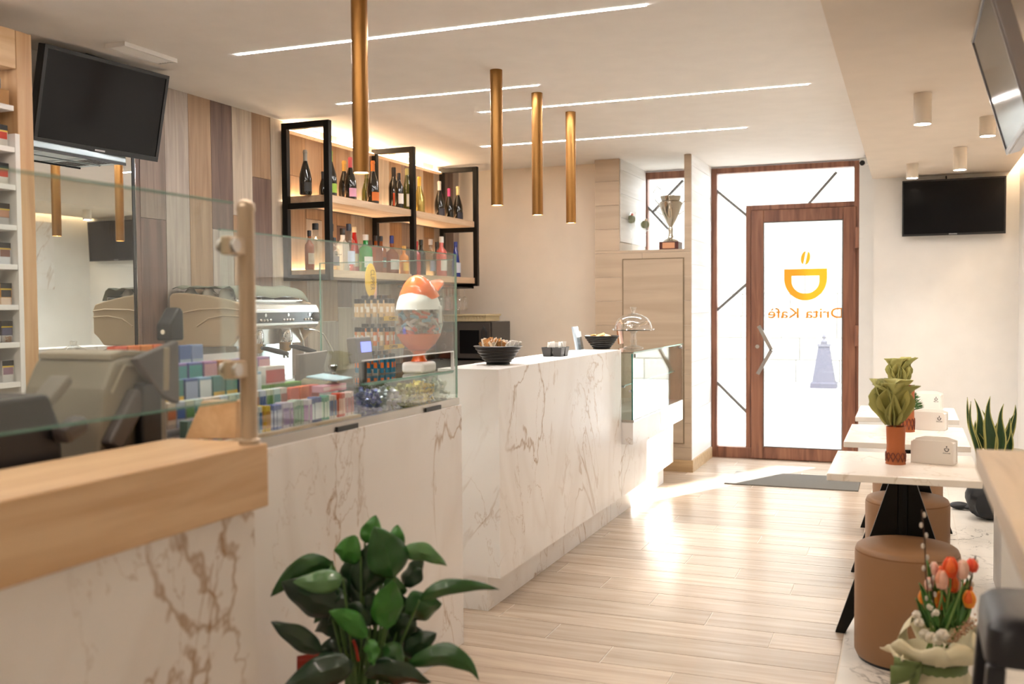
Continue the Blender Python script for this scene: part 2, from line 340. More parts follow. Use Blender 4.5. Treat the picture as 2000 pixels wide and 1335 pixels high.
for sgn in (-1, 1):
    pts = []
    for i in range(13):
        t = -math.pi/2+math.pi*i/12; u = sgn*(1.8+9.2*math.cos(t)*.8); v = 13.5*math.sin(t); a = .2
        pts.append((1573+u*math.cos(a)-v*math.sin(a)*1, 502+v*math.cos(a)+u*math.sin(a)))
    q = m.ring([(S(*p)[0], YS, S(*p)[1]) for p in pts]); m.f.append(tuple(q))
m.build('bean_emblem', ORANGE, leaf)
tc_ = ony(1572, 611, YS); text('lettering', 'Drita Kafè', ORANGE, leaf, tc_, (-1, 0, 0), (0, 0, 1), 146*px, 21*px)
# niche window
w1 = struct(thing('window_1', '', '', (-2.02, 9.2, 1.87))); del w1['label'], w1['category']
m = MB(); frame_rect(m, -2.34, -1.70, 1.87, 2.64, .065, 9.17, 9.25, .02); m.build('window_frame', DOORW, w1, bevel=.003)
MB().box(-2.275, -1.765, 9.21, 9.216, 1.89, 2.575).build('pane', WINGLASS, w1)
bar((1265, 404), (1305, 447), .02, w1, 9.2); bar((1275, 414), (1334, 352), .02, w1, 9.2)
# ------------------------------------------------------------------ the street outside
struct(MB().box(-16, 14, 9.36, 26, -.2, -.03).build('ground', mat('pale_asphalt', 'a5a29c', .9, bump=.3, bscale=40)))
pv = struct(MB().box(-16, 14, 15.15, 17.7, -.03, .06).build('ground_pavement', mat('pale_paving', 'a8a49b', .9, bump=.3, bscale=30)))
fac = struct(MB().box(-16, 3.45, 17.75, 20, -.03, 8).build('wall_street', mat('limestone', '948f86', .9, bump=.5, bscale=8)))
rnd = random.Random(3)
for r in range(5):
    x = -6.0-.35*(r % 2)
    while x < 2.6:
        w = rnd.uniform(.55, .95); MB().box(x+.008, x+w-.008, 17.70, 17.75+.0, .06+.38*r+.008, .06+.38*(r+1)-.008).build('stone_block', mat('limestone_block_%d' % rnd.randint(0, 2), ('958f85', '8c867b', '9f998e')[rnd.randint(0, 2)], .9, bump=.4, bscale=12), fac); x += w
bo = thing('stone_bollard', 'tapered grey stone bollard with pointed tip outside the glass door', 'bollard', (-1.28, 16.6, .06))
bx, by = -1.25, 16.6
m = MB(); m.loft([m.ring([(bx+s*a, by+s2*a, z) for s, s2 in ((-1, -1), (1, -1), (1, 1), (-1, 1))]) for a, z in ((.20, .06), (.20, .14), (.17, .16), (.085, .72))]).build('shaft', mat('grey_stone', '47434a', .8), bo)
MB().box(bx-.10, bx+.10, by-.10, by+.10, .72, .76).build('cap', mat('grey_stone2', '545054', .8), bo)
m = MB(); m.lathe([(.05, .76), (.055, .80), (.02, .84), (.035, .88), (.004, .95)], (bx, by, 0), 12); m.build('finial', mat('grey_stone2', '545054', .8), bo, True)

# ------------------------------------------------------------------ ceiling lights
strips = [((472, 110), (1255, 3), 'long white ceiling light line nearest the camera'), ((663, 204), (1047, 164), 'shortest white ceiling light line, above the bottle shelf'),
          ((940, 220), (1577, 162), 'white ceiling light line reaching furthest towards the lowered ceiling'), ((942, 286), (1456, 248), 'white ceiling light line furthest back, nearest the glass door')]
for a, c, lab in strips:
    a = onz(*a, ZC); c = onz(*c, ZC); y = (a.y+c.y)/2; root = thing('linear_ceiling_light', lab, 'ceiling light', ((a.x+c.x)/2, y, ZC-.004), 0, 'recessed light lines')
    MB().box(a.x, c.x, y-.012, y+.012, ZC-.003, ZC-.0005).build('diffuser', LEDC, root)
    MB().box(a.x-.004, c.x+.004, y-.015, y-.012, ZC-.003, ZC-.0005).box(a.x-.004, c.x+.004, y+.012, y+.015, ZC-.003, ZC-.0005).build('trim_edge', WHITE, root)
for i, y in enumerate((2.45, .8, -.9)):     # unseen light lines added out of frame for ambient light
    root = thing('linear_ceiling_light', ('added white ceiling light line for ambient light, just out of frame above the counter', 'added white ceiling light line for ambient light, over the camera', 'added white ceiling light line for ambient light, at the rear of the room')[i], 'ceiling light', (-1.9, y, ZC-.004), 0, 'recessed light lines')
    MB().box(-2.9, -.9, y-.012, y+.012, ZC-.003, ZC-.0005).build('diffuser', LEDR, root)
plabs = ['bronze tube pendant nearest the camera, hanging in front of the bottles', 'second bronze tube pendant from the camera', 'third bronze tube pendant from the camera', 'bronze tube pendant furthest back, nearest the door']
for i, y in enumerate((3.5, 4.919, 5.542, 6.17)):
    r = thing('tube_pendant', plabs[i], 'pendant lamp', (-2.038, y, 1.936), 0, 'bronze tube pendants over the bar')
    MB().lathe([(.033, 0), (.033, .714)], (-2.038, y, 1.936), 28, (False, True)).lathe([(.030, .001), (.030, .6)], (-2.038, y, 1.936), 28, (False, False)).build('tube', BRASS, r, True)
    MB().lathe([(.0295, .004), (.0295, .012)], (-2.038, y, 1.936), 24).build('lamp_disc', LEDW, r)
    l = bpy.data.lights.new('pendant_beam', 'SPOT'); l.energy = 22; l.spot_size = 1.5; l.spot_blend = .6; l.color = (1, .96, .9); l.shadow_soft_size = .03
    lo = bpy.data.objects.new('pendant_beam', l); COL.objects.link(lo); lo.parent = r; lo.location = (0, 0, -.006)
dl = [((1802, 183), (1802, 243), 16, 'largest white cylinder downlight on the lowered ceiling'), ((1929, 228), (1929, 266), 13, 'white cylinder downlight beside the angled television'), ((1875, 288), (1875, 332), 11, 'white cylinder downlight above the flat wall television'), ((1782, 320), (1782, 348), 10, 'smallest white cylinder downlight nearest the glass door')]
for t, bt, rp, lab in dl:
    p = onz(*t, ZS); q = ony(*bt, p.y); d = (p-CAMP).dot(FWD); rr = .042
    r = thing('cylinder_downlight', lab, 'ceiling light', (p.x, p.y, q.z), 0, 'white cylinder downlights')
    MB().lathe([(rr, q.z), (rr, ZS)], (p.x, p.y, 0), 24, (False, True)).lathe([(rr-.004, q.z), (rr-.004, ZS-.02)], (p.x, p.y, 0), 24, (False, False)).build('can', mat('white_can', 'e8dccb', .5), r, True)
    MB().lathe([(rr-.0045, q.z+.004), (rr-.0045, q.z+.01)], (p.x, p.y, 0), 20).build('lamp_disc', LEDC, r)
    l = bpy.data.lights.new('downlight_beam', 'SPOT'); l.energy = 18; l.spot_size = 1.7; l.spot_blend = .6; l.color = (1, .96, .9); l.shadow_soft_size = .03
    lo = bpy.data.objects.new('downlight_beam', l); COL.objects.link(lo); lo.parent = r; lo.location = (0, 0, -.006)
# ceiling vent and camera
c4 = [onz(*q, ZC) for q in ((217, 88), (253, 84), (336, 113), (305, 117))]
vx0, vx1, vy0, vy1 = -3.53, -3.41, 3.70, 4.06
v = thing('ceiling_vent', 'white slotted air vent in the ceiling above the left television', 'vent', ((vx0+vx1)/2, (vy0+vy1)/2, ZC-.02))
m = MB(); m.box(vx0, vx0+.012, vy0, vy1, ZC-.02, ZC).box(vx1-.012, vx1, vy0, vy1, ZC-.02, ZC).box(vx0+.012, vx1-.012, vy0, vy0+.012, ZC-.02, ZC).box(vx0+.012, vx1-.012, vy1-.012, vy1, ZC-.02, ZC).build('frame', WHITE, v)
for k in range(6): MB().cbox((vx0+.022+.0155*k, (vy0+vy1)/2, ZC-.011), (.002, vy1-vy0-.024, .016), (0, .6, 0)).build('slat', WHITE, v)
sc_ = thing('security_camera', 'small white security camera beside the top of the glass door', 'camera', (-.345, 9.12, 2.60))
MB().cyl((-.33, 9.12, 2.61), (-.33, 9.03, 2.61), .012).build('bracket', WHITE, sc_); 
MB().cbox((-.345, 9.0, 2.605), (.055, .12, .06), (.25, 0, -.4)).build('housing', WHITE, sc_, bevel=.008); MB().cyl((-.365, 8.955, 2.588), (-.372, 8.938, 2.583), .022).build('lens', BLK, sc_)

# ================================================================== counters
XF = -1.715
# long bar counter
bc = thing('bar_counter', 'long white marble bar counter with black bowls on top, behind the glass display', 'counter', (-1.9, 5.2, 0))
MB().box(-2.02, XF, 4.14, 6.2, .165, 1.087).build('body', MARB, bc)
MB().box(-2.02, XF, 4.14, 6.2, 1.087, 1.115).build('top_slab', MARB, bc)
MB().box(-2.02, -1.79, 4.17, 6.2, 0, .163).build('plinth', MARB, bc)
MB().box(-2.02, XF, 6.205, 7.72, .165, .52).build('body', MARB, bc); MB().box(-2.02, -1.79, 6.205, 7.70, 0, .163).build('plinth', MARB, bc)
MB().box(-2.02, -1.72, 6.205, 7.72, .522, .60).build('base_shelf', MARB, bc)
# sales counter with the sweets
k1 = thing('sales_counter', 'white marble sales counter with brown veins behind the leafy plant', 'counter', (-2.05, 2.9, 0))
MB().box(-2.42, XF, 2.105, 3.735, 0, .967).build('body', MARB, k1)
MB().box(-2.42, XF, 2.105, 3.735, .967, .995).build('top_slab', MARB, k1)
MB().box(-1.745, -1.725, 2.105, 3.735, .9955, 1.024).build('glass_channel', STEEL, k1)
for y in (2.78, 3.42): MB().box(-1.76, -1.718, y, y+.13, .9955, 1.012).build('channel_clamp', BLK, k1)
# front counter with oak top
k0 = thing('front_counter', 'marble front counter with thick light oak top edge, nearest the camera', 'counter', (-1.62, .8, 0))
MB().box(-1.74, -1.475, -.6, 2.0, 0, .912).build('body', MARB, k0)
MB().box(-1.75, -1.460, -.6, 2.04, .914, 1.07).build('oak_top', OAK, k0, bevel=.004)
MB().box(-2.45, -1.755, -.6, 2.04, .80, .84).build('work_surface', mat('grey_worktop', '6a625a', .5), k0)
MB().box(-2.43, -2.40, -.6, 2.04, 0, .798).build('back_panel', OAK, k0)
q = [ony(*p, 2.10) for p in ((380, 853), (478, 853), (480, 780), (412, 780))]
MB().prism([(p.x, p.z) for p in q], 'y', 2.062, 2.10).build('oak_gable', OAK, k0, bevel=.002)
# back bar counter along the wall
bb = thing('back_counter', 'back bar counter with dark worktop under the bottle shelves', 'counter', (-3.6, 6.0, 0))
MB().box(-3.885, -3.25, 3.3, 8.45, .90, .94).build('worktop', mat('dark_worktop', '4a443e', .35), bb, bevel=.003)
for i in range(7):
    y0 = 3.3+.735*i; d = MB().box(-3.27, -3.25, y0+.004, y0+.731, .1, .895).build('cabinet_door', mat('stone_grey_front', '8a8176', .5), bb)
    MB().cyl((-3.24, y0+.66, .8), (-3.24, y0+.66, .6), .006).build('handle', STEEL, d)
MB().box(-3.885, -3.275, 3.3, 8.45, 0, .898).build('carcass', mat('stone_grey_front', '8a8176', .5), bb)

# ------------------------------------------------------------------ glass screens
EDGEM = mat('green_glass_edge', '8fc0ae', .15)
g1 = thing('glass_screen', 'frameless glass sneeze guard clamped to the bronze post, over the front counter', 'glass screen', (-1.49, 1.1, 1.075))
MB().box(-1.494, -1.486, .2, 1.955, 1.183, 1.648).build('pane', GLASS, g1)
MB().box(-1.495, -1.485, .2, 1.955, 1.179, 1.183).box(-1.495, -1.485, .2, 1.955, 1.648, 1.651).build('pane_edge', EDGEM, g1)
POST = mat('champagne_metal', 'c2ae94', .34, .4)
pm = MB(); pm.lathe([(.026, 1.0705), (.026, 1.08), (.0205, 1.085), (.0205, 1.632), (.023, 1.637), (.0215, 1.652), (.012, 1.661), (.002, 1.663)], (-1.489, 2.006, 0), 24)
gp = thing('screen_post', 'champagne metal post with round cap holding the front glass screen', 'post', (-1.489, 2.006, 1.0705)); pm.build('pole', POST, gp, True)
for z in (1.548, 1.255):
    cl = MB().box(-1.503, -1.475, 1.925, 1.987, z-.022, z+.022).build('clamp', POST, gp, bevel=.004)
    MB().cyl((-1.4745, 1.938, z), (-1.465, 1.938, z), .016, 16).build('clamp_bolt', STEEL, cl, True); MB().cyl((-1.5035, 1.938, z), (-1.513, 1.938, z), .016, 16).build('clamp_bolt', STEEL, cl, True)
# screen over the sweets with a serving hatch cut into it
g2 = thing('glass_screen', 'tall glass screen with serving hatch standing on the sales counter', 'glass screen', (-1.735, 3.0, 1.0))
Y0, Y1, Z0, Z1 = 2.22, 3.73, 1.0245, 1.612; hy0, hy1, hz0, hz1 = 2.975, 3.69, 1.14, 1.215
def sheet(x0, x1, rects):
    m = MB()
    ys = sorted({v for r in rects for v in r[:2]}); zs = sorted({v for r in rects for v in r[2:]})
    for a, c in zip(ys, ys[1:]):
        for d, e in zip(zs, zs[1:]):
            if any(r[0] <= a and c <= r[1] and r[2] <= d and e <= r[3] for r in rects):
                b = len(m.v); m.v += [(x0, a, d), (x0, c, d), (x0, c, e), (x0, a, e), (x1, a, d), (x1, c, d), (x1, c, e), (x1, a, e)]
                m.f += [(b, b+1, b+2, b+3), (b+4, b+7, b+6, b+5)]
    return m
sheet(-1.739, -1.731, [(Y0, hy0, Z0, Z1), (hy0, hy1, Z0, hz0), (hy0, hy1, hz1, Z1), (hy1, Y1, Z0, Z1)]).build('pane', GLASS, g2)
MB().box(-1.7395, -1.7305, Y0, Y1, Z1, Z1+.003).box(-1.7395, -1.7305, Y1, Y1+.003, Z0, Z1+.003).build('pane_edge', EDGEM, g2)
MB().box(-1.741, -1.729, hy0-.004, hy1+.004, hz0-.006, hz0).build('pane_edge', EDGEM, g2)
MB().box(-1.741, -1.729, hy1, hy1+.008, hz0, hz1).box(-1.741, -1.729, hy0, hy1+.008, hz1, hz1+.004).build('hatch_trim', mat('white_trim', 'eef2f4', .3), g2, bevel=.001)
MB().box(-2.38, -1.742, 3.722, 3.730, Z0, Z1-.02).build('side_pane', GLASS, g2)
MB().box(-2.38, -1.742, 3.7215, 3.7305, Z1-.02, Z1-.017).box(-2.383, -2.38, 3.7215, 3.7305, Z0, Z1-.017).build('pane_edge', EDGEM, g2)
MB().box(-2.383, -1.76, 3.69, 3.7335, .9955, 1.024).build('glass_channel', STEEL, g2)
# glass shelf and dividers over the sweet bins
gs = thing('sweet_bins', 'row of clear glass compartments holding loose sweets behind the glass screen', 'glass bins', (-1.86, 3.36, .9955))
MB().box(-1.93, -1.745, 3.02, 3.715, 1.128, 1.134).build('glass_shelf', GLASS, gs); MB().box(-1.745, -1.7425, 3.02, 3.715, 1.127, 1.135).build('shelf_edge', EDGEM, gs)
for y in (3.02, 3.165, 3.31, 3.455, 3.59): MB().box(-1.92, -1.752, y-.002, y+.002, .9958, 1.127).build('divider', GLASS, gs)
MB().box(-1.93, -1.925, 3.02, 3.715, .9958, 1.127).build('back_pane', GLASS, gs)

# ------------------------------------------------------------------ display case on the bar
dc = thing('display_case', 'glass pastry display case with marble base at the door end of the bar', 'display case', (-1.82, 6.96, .5))
DX = -1.64
MB().box(-1.715, DX, 6.205, 7.72, .505, .645).build('marble_base', MARB, dc)
MB().box(-2.0, DX+.002, 6.215, 7.715, .646, .66).build('deck', STEEL, dc)
MB().box(DX-.008, DX, 6.21, 7.72, .662, 1.09).build('front_pane', GLASS, dc)
MB().box(DX-.0085, DX+.0005, 6.2055, 6.209, .662, 1.09).build('pane_edge', mat('deep_green_glass', '1f6b5c', .1), dc)
MB().box(-2.0, DX-.01, 6.21, 6.217, .662, 1.09).build('end_pane', GLASS, dc); MB().box(-2.0, DX-.01, 7.712, 7.72, .662, 1.09).build('end_pane', GLASS, dc)
MB().box(-2.02, DX+.004, 6.205, 7.72, 1.092, 1.10).build('top_pane', GLASS, dc); MB().box(DX+.004, DX+.006, 6.205, 7.72, 1.092, 1.10).build('pane_edge', EDGEM, dc)
MB().box(-1.98, -1.70, 6.23, 7.70, .88, .886).build('middle_shelf', GLASS, dc); MB().box(-1.70, -1.697, 6.23, 7.70, .879, .887).build('pane_edge', EDGEM, dc)
for y in (6.25, 7.66):
    for z in (1.075,): MB().box(DX-.025, DX+.008, y, y+.025, z-.012, z+.012).build('corner_clip', CHROME, dc, bevel=.003)
for y in (6.3, 7.62): MB().cyl((-1.98, y, .87), (-1.72, y, .87), .008).build('shelf_bracket', CHROME, dc)
MB().box(-2.02, -2.0, 6.21, 7.72, .605, 1.09).build('back_door', GLASS, dc)
MB().cyl((-1.655, 6.203, .85), (-1.655, 6.19, .85), .009).build('lock', CHROME, dc)
# cake stand
cs = onz(1245, 681, 1.10); cs.x, cs.y = -1.80, 6.83
CGL = pane('crystal', (.98, .99, .99), 4.5)
st = thing('cake_stand', 'glass cake stand with dome lid on top of the display case', 'cake stand', (cs.x, cs.y, 1.1005))
P = lambda m, pr, n=28: m.lathe(pr, (cs.x, cs.y, 1.1005), n, (True, True))
P(MB(), [(.07, 0), (.07, .006), (.055, .014), (.022, .02), (.017, .035), (.026, .05), (.018, .065), (.02, .085), (.016, .1), (.03, .118), (.135, .123)]).build('foot', CGL, st, True)
MB().lathe([(.145, .123), (.150, .128), (.150, .136), (.143, .136)], (cs.x, cs.y, 1.1005), 40).build('plate', CGL, st, True)
dm = MB().lathe([(.132, .137), (.132, .150), (.124, .178), (.105, .207), (.075, .228), (.035, .242), (.012, .246), (.002, .246)], (cs.x, cs.y, 1.1005), 32, (False, True)).build('dome', CGL, st, True)
MB().lathe([(.012, .247), (.013, .258), (.024, .285), (.022, .288), (.002, .288)], (cs.x, cs.y, 1.1005), 16).build('knob', CGL, dm, True)
# brown leather menus leaning behind it
for (a, b, lab) in (((1272, 640), (1297, 680), 'brown menu card standing behind the cake stand'), ((1190, 655), (1207, 690), 'brown card standing behind the biscuit bowl')):
    p = onx(*b, -1.97); w = .05
    tag(MB().cbox((-1.985, p.y+.1, 1.1155+.08), (.012, .11, .16), (0, -.12, 0)).build('menu_card', mat('tan_card', '9a6236', .5), None, bevel=.002), lab, 'menu')

# ------------------------------------------------------------------ things on the bar
BOWL = mat('black_melamine', '1e1a17', .38)
SUGB = [mat('kraft_paper', 'c48e55', .8), mat('cream_paper', 'ecdcc4', .8), mat('white_paper', 'f4efe8', .8)]
def bowl(px, zb, R, H, lab):
    c = onz(*px, zb); c.x = -1.87
    r = thing('ribbed_bowl', lab, 'bowl', (c.x, c.y, zb), 0, 'black bowls on the bar')
    prof = [(R*.48, 0), (R*.48, .004)]
    for i in range(12):
        t = i/11; rr = R*(.46+.54*t**.85); prof.append((rr+(.0034 if i % 2 else -.0022), .006+(H-.008)*t))
    prof += [(R, H), (R-.006, H), (R*.6, .03), (.001, .02)]
    MB().lathe(prof, (c.x, c.y, zb), 36).build('bowl_shell', BOWL, r, True)
    MB().lathe([(R*.49, .0), (R*.50, .006)], (c.x, c.y, zb+.0), 36, (False, False)).build('foot_ring', BOWL, r, True)
    return c
rnd = random.Random(11)
def sachets(c, z, n, mats, area, lab, grp, size=(.03, .004, .055), tilt=.35, rect=False):
    for i in range(n):
        u, v = rnd.uniform(-1, 1), rnd.uniform(-1, 1)
        if not rect:
            while u*u+v*v > 1: u, v = rnd.uniform(-1, 1), rnd.uniform(-1, 1)
        o = MB().cbox((0, 0, size[2]/2), size).cbox((0, 0, size[2]-.004), (size[0], size[1]*.6, .006)).build('sugar_sachet', mats[i % len(mats)], None, local=True, base=Vector((0, 0, 0)))
        o.location = (c[0]+area[0]*u, c[1]+area[1]*v, z+rnd.uniform(-.012, .012)); o.rotation_euler = (rnd.uniform(-tilt, tilt)-area[1]*0, rnd.uniform(-tilt, tilt), rnd.uniform(0, 3.14))
        tag(o, lab, 'sachet', grp)
c = bowl((962, 711), 1.1155, .118, .092, 'wide black ribbed bowl of sugar sachets at the near end of the bar')
sachets((c.x-.02, c.y-.01), 1.182, 60, [SUGB[0], SUGB[0], SUGB[1]], (.058, .065), 'kraft sugar sachet in the wide bowl on the bar', 'kraft sachets in the near bowl', (.017, .003, .055), .5)
sachets((c.x+.05, c.y+.02), 1.178, 36, [SUGB[2]], (.04, .05), 'white sugar sachet in the wide bowl on the bar', 'white sachets in the near bowl', (.018, .003, .046), .5)
c = bowl((1170, 681), 1.1155, .115, .088, 'black ribbed bowl of biscuits beside the display case')
for i in range(13):
    a = i*2.4; rr = .018*math.sqrt(i)
    tag(MB().cbox((c.x+rr*math.cos(a)*1.2, c.y+rr*math.sin(a)*1.2, 1.1155+.086-.0015*i+rnd.uniform(0, .012)), (.055, .035, .008), (rnd.uniform(-.4, .4), rnd.uniform(-.4, .4), rnd.uniform(0, 3))).build('wrapped_biscuit', mat('biscuit_%d' % (i % 2), ('d8a866', 'e9d2a6')[i % 2], .5), None, bevel=.002), ('golden wrapped biscuit', 'pale wrapped biscuit')[i % 2]+' lying in the bowl by the display case', 'biscuit', 'biscuits in the bowl by the display case')
def caddy(c, lab, n=4):
    r = thing('sachet_caddy', lab, 'caddy', (c[0], c[1], c[2]))
    for sx in (-1, 1):
        for sy in (-1, 1):
            x, y = c[0]+sx*.031, c[1]+sy*.036; m = MB()
            rg = [m.ring([(x+s*a, y+t*b, c[2]+z) for s, t in ((-1, -1), (1, -1), (1, 1), (-1, 1))]) for a, b, z in ((.022, .025, 0), (.029, .034, .052), (.026, .031, .052), (.019, .022, .004))]
            m.loft(rg, (True, True)).build('compartment', BOWL, r, bevel=.002)
    return r
c = onz(1085, 695, 1.1155); c.x = -1.86; caddy((c.x, c.y, 1.1155), 'small black four-compartment caddy of sachets between the bowls')
sachets((c.x, c.y), 1.126, 18, [SUGB[2]], (.04, .05), 'white sachet in the small black caddy on the bar', 'sachets in the caddy', (.03, .004, .062), .1, True)
# price cards / leaflet holder behind the bar
lh = onx(1136, 680, -2.0); lh.y -= .12
r = thing('leaflet_holder', 'clear stand with pale blue leaflets standing behind the second bowl', 'leaflet holder', (-1.995, lh.y, 1.1155))
MB().cbox((-1.995, lh.y, 1.1155+.075), (.012, .10, .15), (0, -.18, 0)).build('leaflet', mat('pale_blue_print', 'c9d6e2', .5), r, bevel=.001)
MB().cbox((-1.975, lh.y, 1.1155+.06), (.004, .105, .12), (0, -.18, 0)).build('front_sheet', CGL, r); MB().box(-2.02, -1.955, lh.y-.05, lh.y+.05, 1.1155, 1.119).build('stand_foot', CGL, r)

# ================================================================== bottle shelf
SX0, SX1 = -3.885, -3.54
ZU, ZL = 2.145, 1.652
sh = thing('bottle_shelf', 'two-tier oak bottle shelf hung in black square steel frames on the board wall', 'shelf', (-3.7, 6.85, 1.58))
for y in (5.65, 6.85, 8.05):
    m = MB(); w = .02
    for x in (SX0+w, SX1-w+.02): m.box(x-w, x+w, y-w, y+w, 1.58, 2.625)
    for z in (1.60, 2.075, 2.605): m.box(SX0+2*w, SX1-2*w+.02, y-w, y+w, z-w, z+w)
    m.build('steel_frame', BLACK, sh, bevel=.002)
for z in (ZU, ZL):
    MB().box(SX0+.022, SX1-.005, 5.672, 8.028, z-.05, z).build('shelf_board', SHELF, sh, bevel=.002)
    MB().box(SX0-.010, SX0+.020, 5.68, 8.02, z-.024, z-.016).build('light_strip', LEDS, sh); MB().box(SX0-.012, SX0+.0215, 5.675, 8.025, z-.05, z-.030).build('light_channel', BLACK, sh)
MB().box(SX0-.012, SX0+.03, 5.675, 8.025, 2.575, 2.588).build('light_channel', SHELF, sh); MB().box(SX0-.010, SX0+.020, 5.68, 8.02, 2.589, 2.593).build('light_strip', LEDS, sh)
def gl_mat(n, c, a): 
    if n in MATS: return MATS[n]
    col = lin(c); return pane(n, tuple(col[:3]), 1.0)
def bottle(px, ytop, zb, x, glass, cap, label=None, style='spark', lab='', grp='', rs=1.0, capmat=None, lab2=None):
    p = onx(px, ytop, x); y = p.y; H = p.z-zb
    r = thing('bottle', lab, 'bottle', (x, y, zb), 0, grp)
    if style == 'spark': pr = [(0.9, 0), (1, .02), (1, .36), (.93, .46), (.62, .62), (.36, .74), (.32, .80), (.30, .96)]; R = H*.138*rs; cp = [(.34, .70), (.33, .93), (.38, .935), (.38, .965), (.30, 1.0)]
    elif style == 'wine': pr = [(.92, 0), (1, .02), (1, .56), (.9, .64), (.5, .74), (.38, .80), (.36, .97)]; R = H*.122*rs; cp = [(.40, .80), (.40, .985), (.36, 1.0)]
    elif style == 'hock': pr = [(.92, 0), (1, .02), (1, .40), (.85, .56), (.5, .78), (.36, .88), (.35, .97)]; R = H*.112*rs; cp = [(.39, .82), (.39, .985), (.36, 1.0)]
    elif style == 'square': pr = [(.95, 0), (1, .015), (1, .60), (.92, .66), (.40, .73), (.34, .76), (.34, .93)]; R = H*.155*rs; cp = [(.40, .86), (.40, .99), (.36, 1.0)]
    elif style == 'wide': pr = [(.9, 0), (1, .02), (1, .48), (.9, .56), (.45, .62), (.28, .66), (.26, .90)]; R = H*.22*rs; cp = [(.30, .80), (.30, .98), (.26, 1.0)]
    elif style == 'cone': pr = [(1, 0), (1, .02), (.9, .35), (.62, .62), (.36, .84), (.34, .97)]; R = H*.15*rs; cp = [(.38, .88), (.38, .99), (.34, 1.0)]
    else: pr = [(.92, 0), (1, .02), (1, .58), (.94, .64), (.44, .72), (.36, .76), (.36, .94)]; R = H*.135*rs; cp = [(.42, .85), (.42, .99), (.38, 1.0)]
    n = 4 if style == 'square' else 20
    m = MB()
    if style == 'square': m.lathe([(a*R*1.25, b*H) for a, b in pr], (x, y, zb), 4, a0=math.pi/4)
    else: m.lathe([(a*R, b*H) for a, b in pr], (x, y, zb), n)
    body = m.build('glass_body', glass, r, style != 'square', bevel=R*.15 if style == 'square' else 0)
    MB().lathe([(a*R+.0006, b*H) for a, b in cp], (x, y, zb), 16).build('cap', cap, r, True)
    if label:
        z0, z1 = (.07, .27) if style == 'spark' else ((.14, .42) if style not in ('wide',) else (.12, .38))
        f0 = -.9
        if style == 'square': MB().box(x+R*.895, x+R*.9, y-R*.7, y+R*.7, zb+z0*H, zb+z1*H).build('paper_label', label, r)
        else: MB().lathe([(R*1.012, z0*H), (R*1.012, z1*H)], (x, y, zb), 10, a0=-1.25, a1=.35).build('paper_label', label, r, True)
    return r
DKG = mat('dark_bottle_glass', '1a1710', .08, coat=.5); OLV = mat('olive_bottle_glass', '4a4a18', .08, coat=.5)
CLR = pane('clear_bottle', (.86, .86, .84), 1.6)
def bg(n, c): return mat('glass_'+n, c, .08, coat=.4)
AMB, RED, GRN, BLU, ORG, PNK = bg('amber', '8a4416'), bg('red', 'b02018'), bg('green', '1f8a3c'), bg('blue', '1d2c7a'), bg('orange', 'e08a1e'), bg('pink', 'c9625a')
def cm(c): return mat('cap_'+c, c, .4)
def lm(c): return mat('label_'+c, c, .6)
XB = -3.71; GU = 'sparkling and still wine on the upper shelf'; GL_ = 'spirits on the lower shelf'
for a in ((596, 293, DKG, '8a8478', '2c2a28', 'spark', 'large dark sparkling wine bottle with silver foil, leftmost on the upper shelf'),
          (630, 335, DKG, '1a1814', None, 'spark', 'dark bottle half hidden behind the first black shelf post'),
          (645, 294, DKG, '7aa830', '8fae3c', 'spark', 'dark sparkling wine bottle with lime green foil and label'),
          (672, 314, DKG, 'c39640', '3a3020', 'spark', 'dark sparkling wine bottle with gold foil beside the red one'),
          (684, 307, DKG, 'd4555a', 'dca0b4', 'spark', 'dark sparkling wine bottle with red foil and pink label'),
          (716, 330, OLV, '5a5420', None, 'spark', 'olive bottle half hidden behind the nearest pendant'),
          (728, 314, DKG, 'e07d24', 'd8752c', 'spark', 'dark sparkling wine bottle with orange foil and label'),
          (769, 327, DKG, '16120f', 'c44a20', 'wine', 'black wine bottle with orange red label'),
          (779, 338, DKG, '16120f', 'e4e0da', 'wine', 'black wine bottle with white label'),
          (795, 329, OLV, 'b9b070', 'd8d4c0', 'hock', 'slender olive wine bottle beside the middle black post'),
          (819, 345, mat('gold_bottle', 'b09a52', .25, .5), 'e0b040', None, 'spark', 'glittering gold sparkling wine bottle on the upper shelf'),
          (858, 354, DKG, 'd8d4c8', '3a3a44', 'spark', 'dark bottle with white foil before the last black post'),
          (877, 368, DKG, 'd0407a', None, 'spark', 'dark bottle with bright pink foil'),
          (894, 364, DKG, 'd6c690', '2e3040', 'spark', 'dark bottle with pale gold foil, last on the upper shelf')):
    bottle(a[0], a[1], ZU+.001, XB+(.10 if a[0] in (684, 728, 645, 779) else (-.06 if a[0] in (630, 672, 716, 769) else 0)), a[2], cm(a[3]), lm(a[4]) if a[4] else None, a[5], a[6], GU)
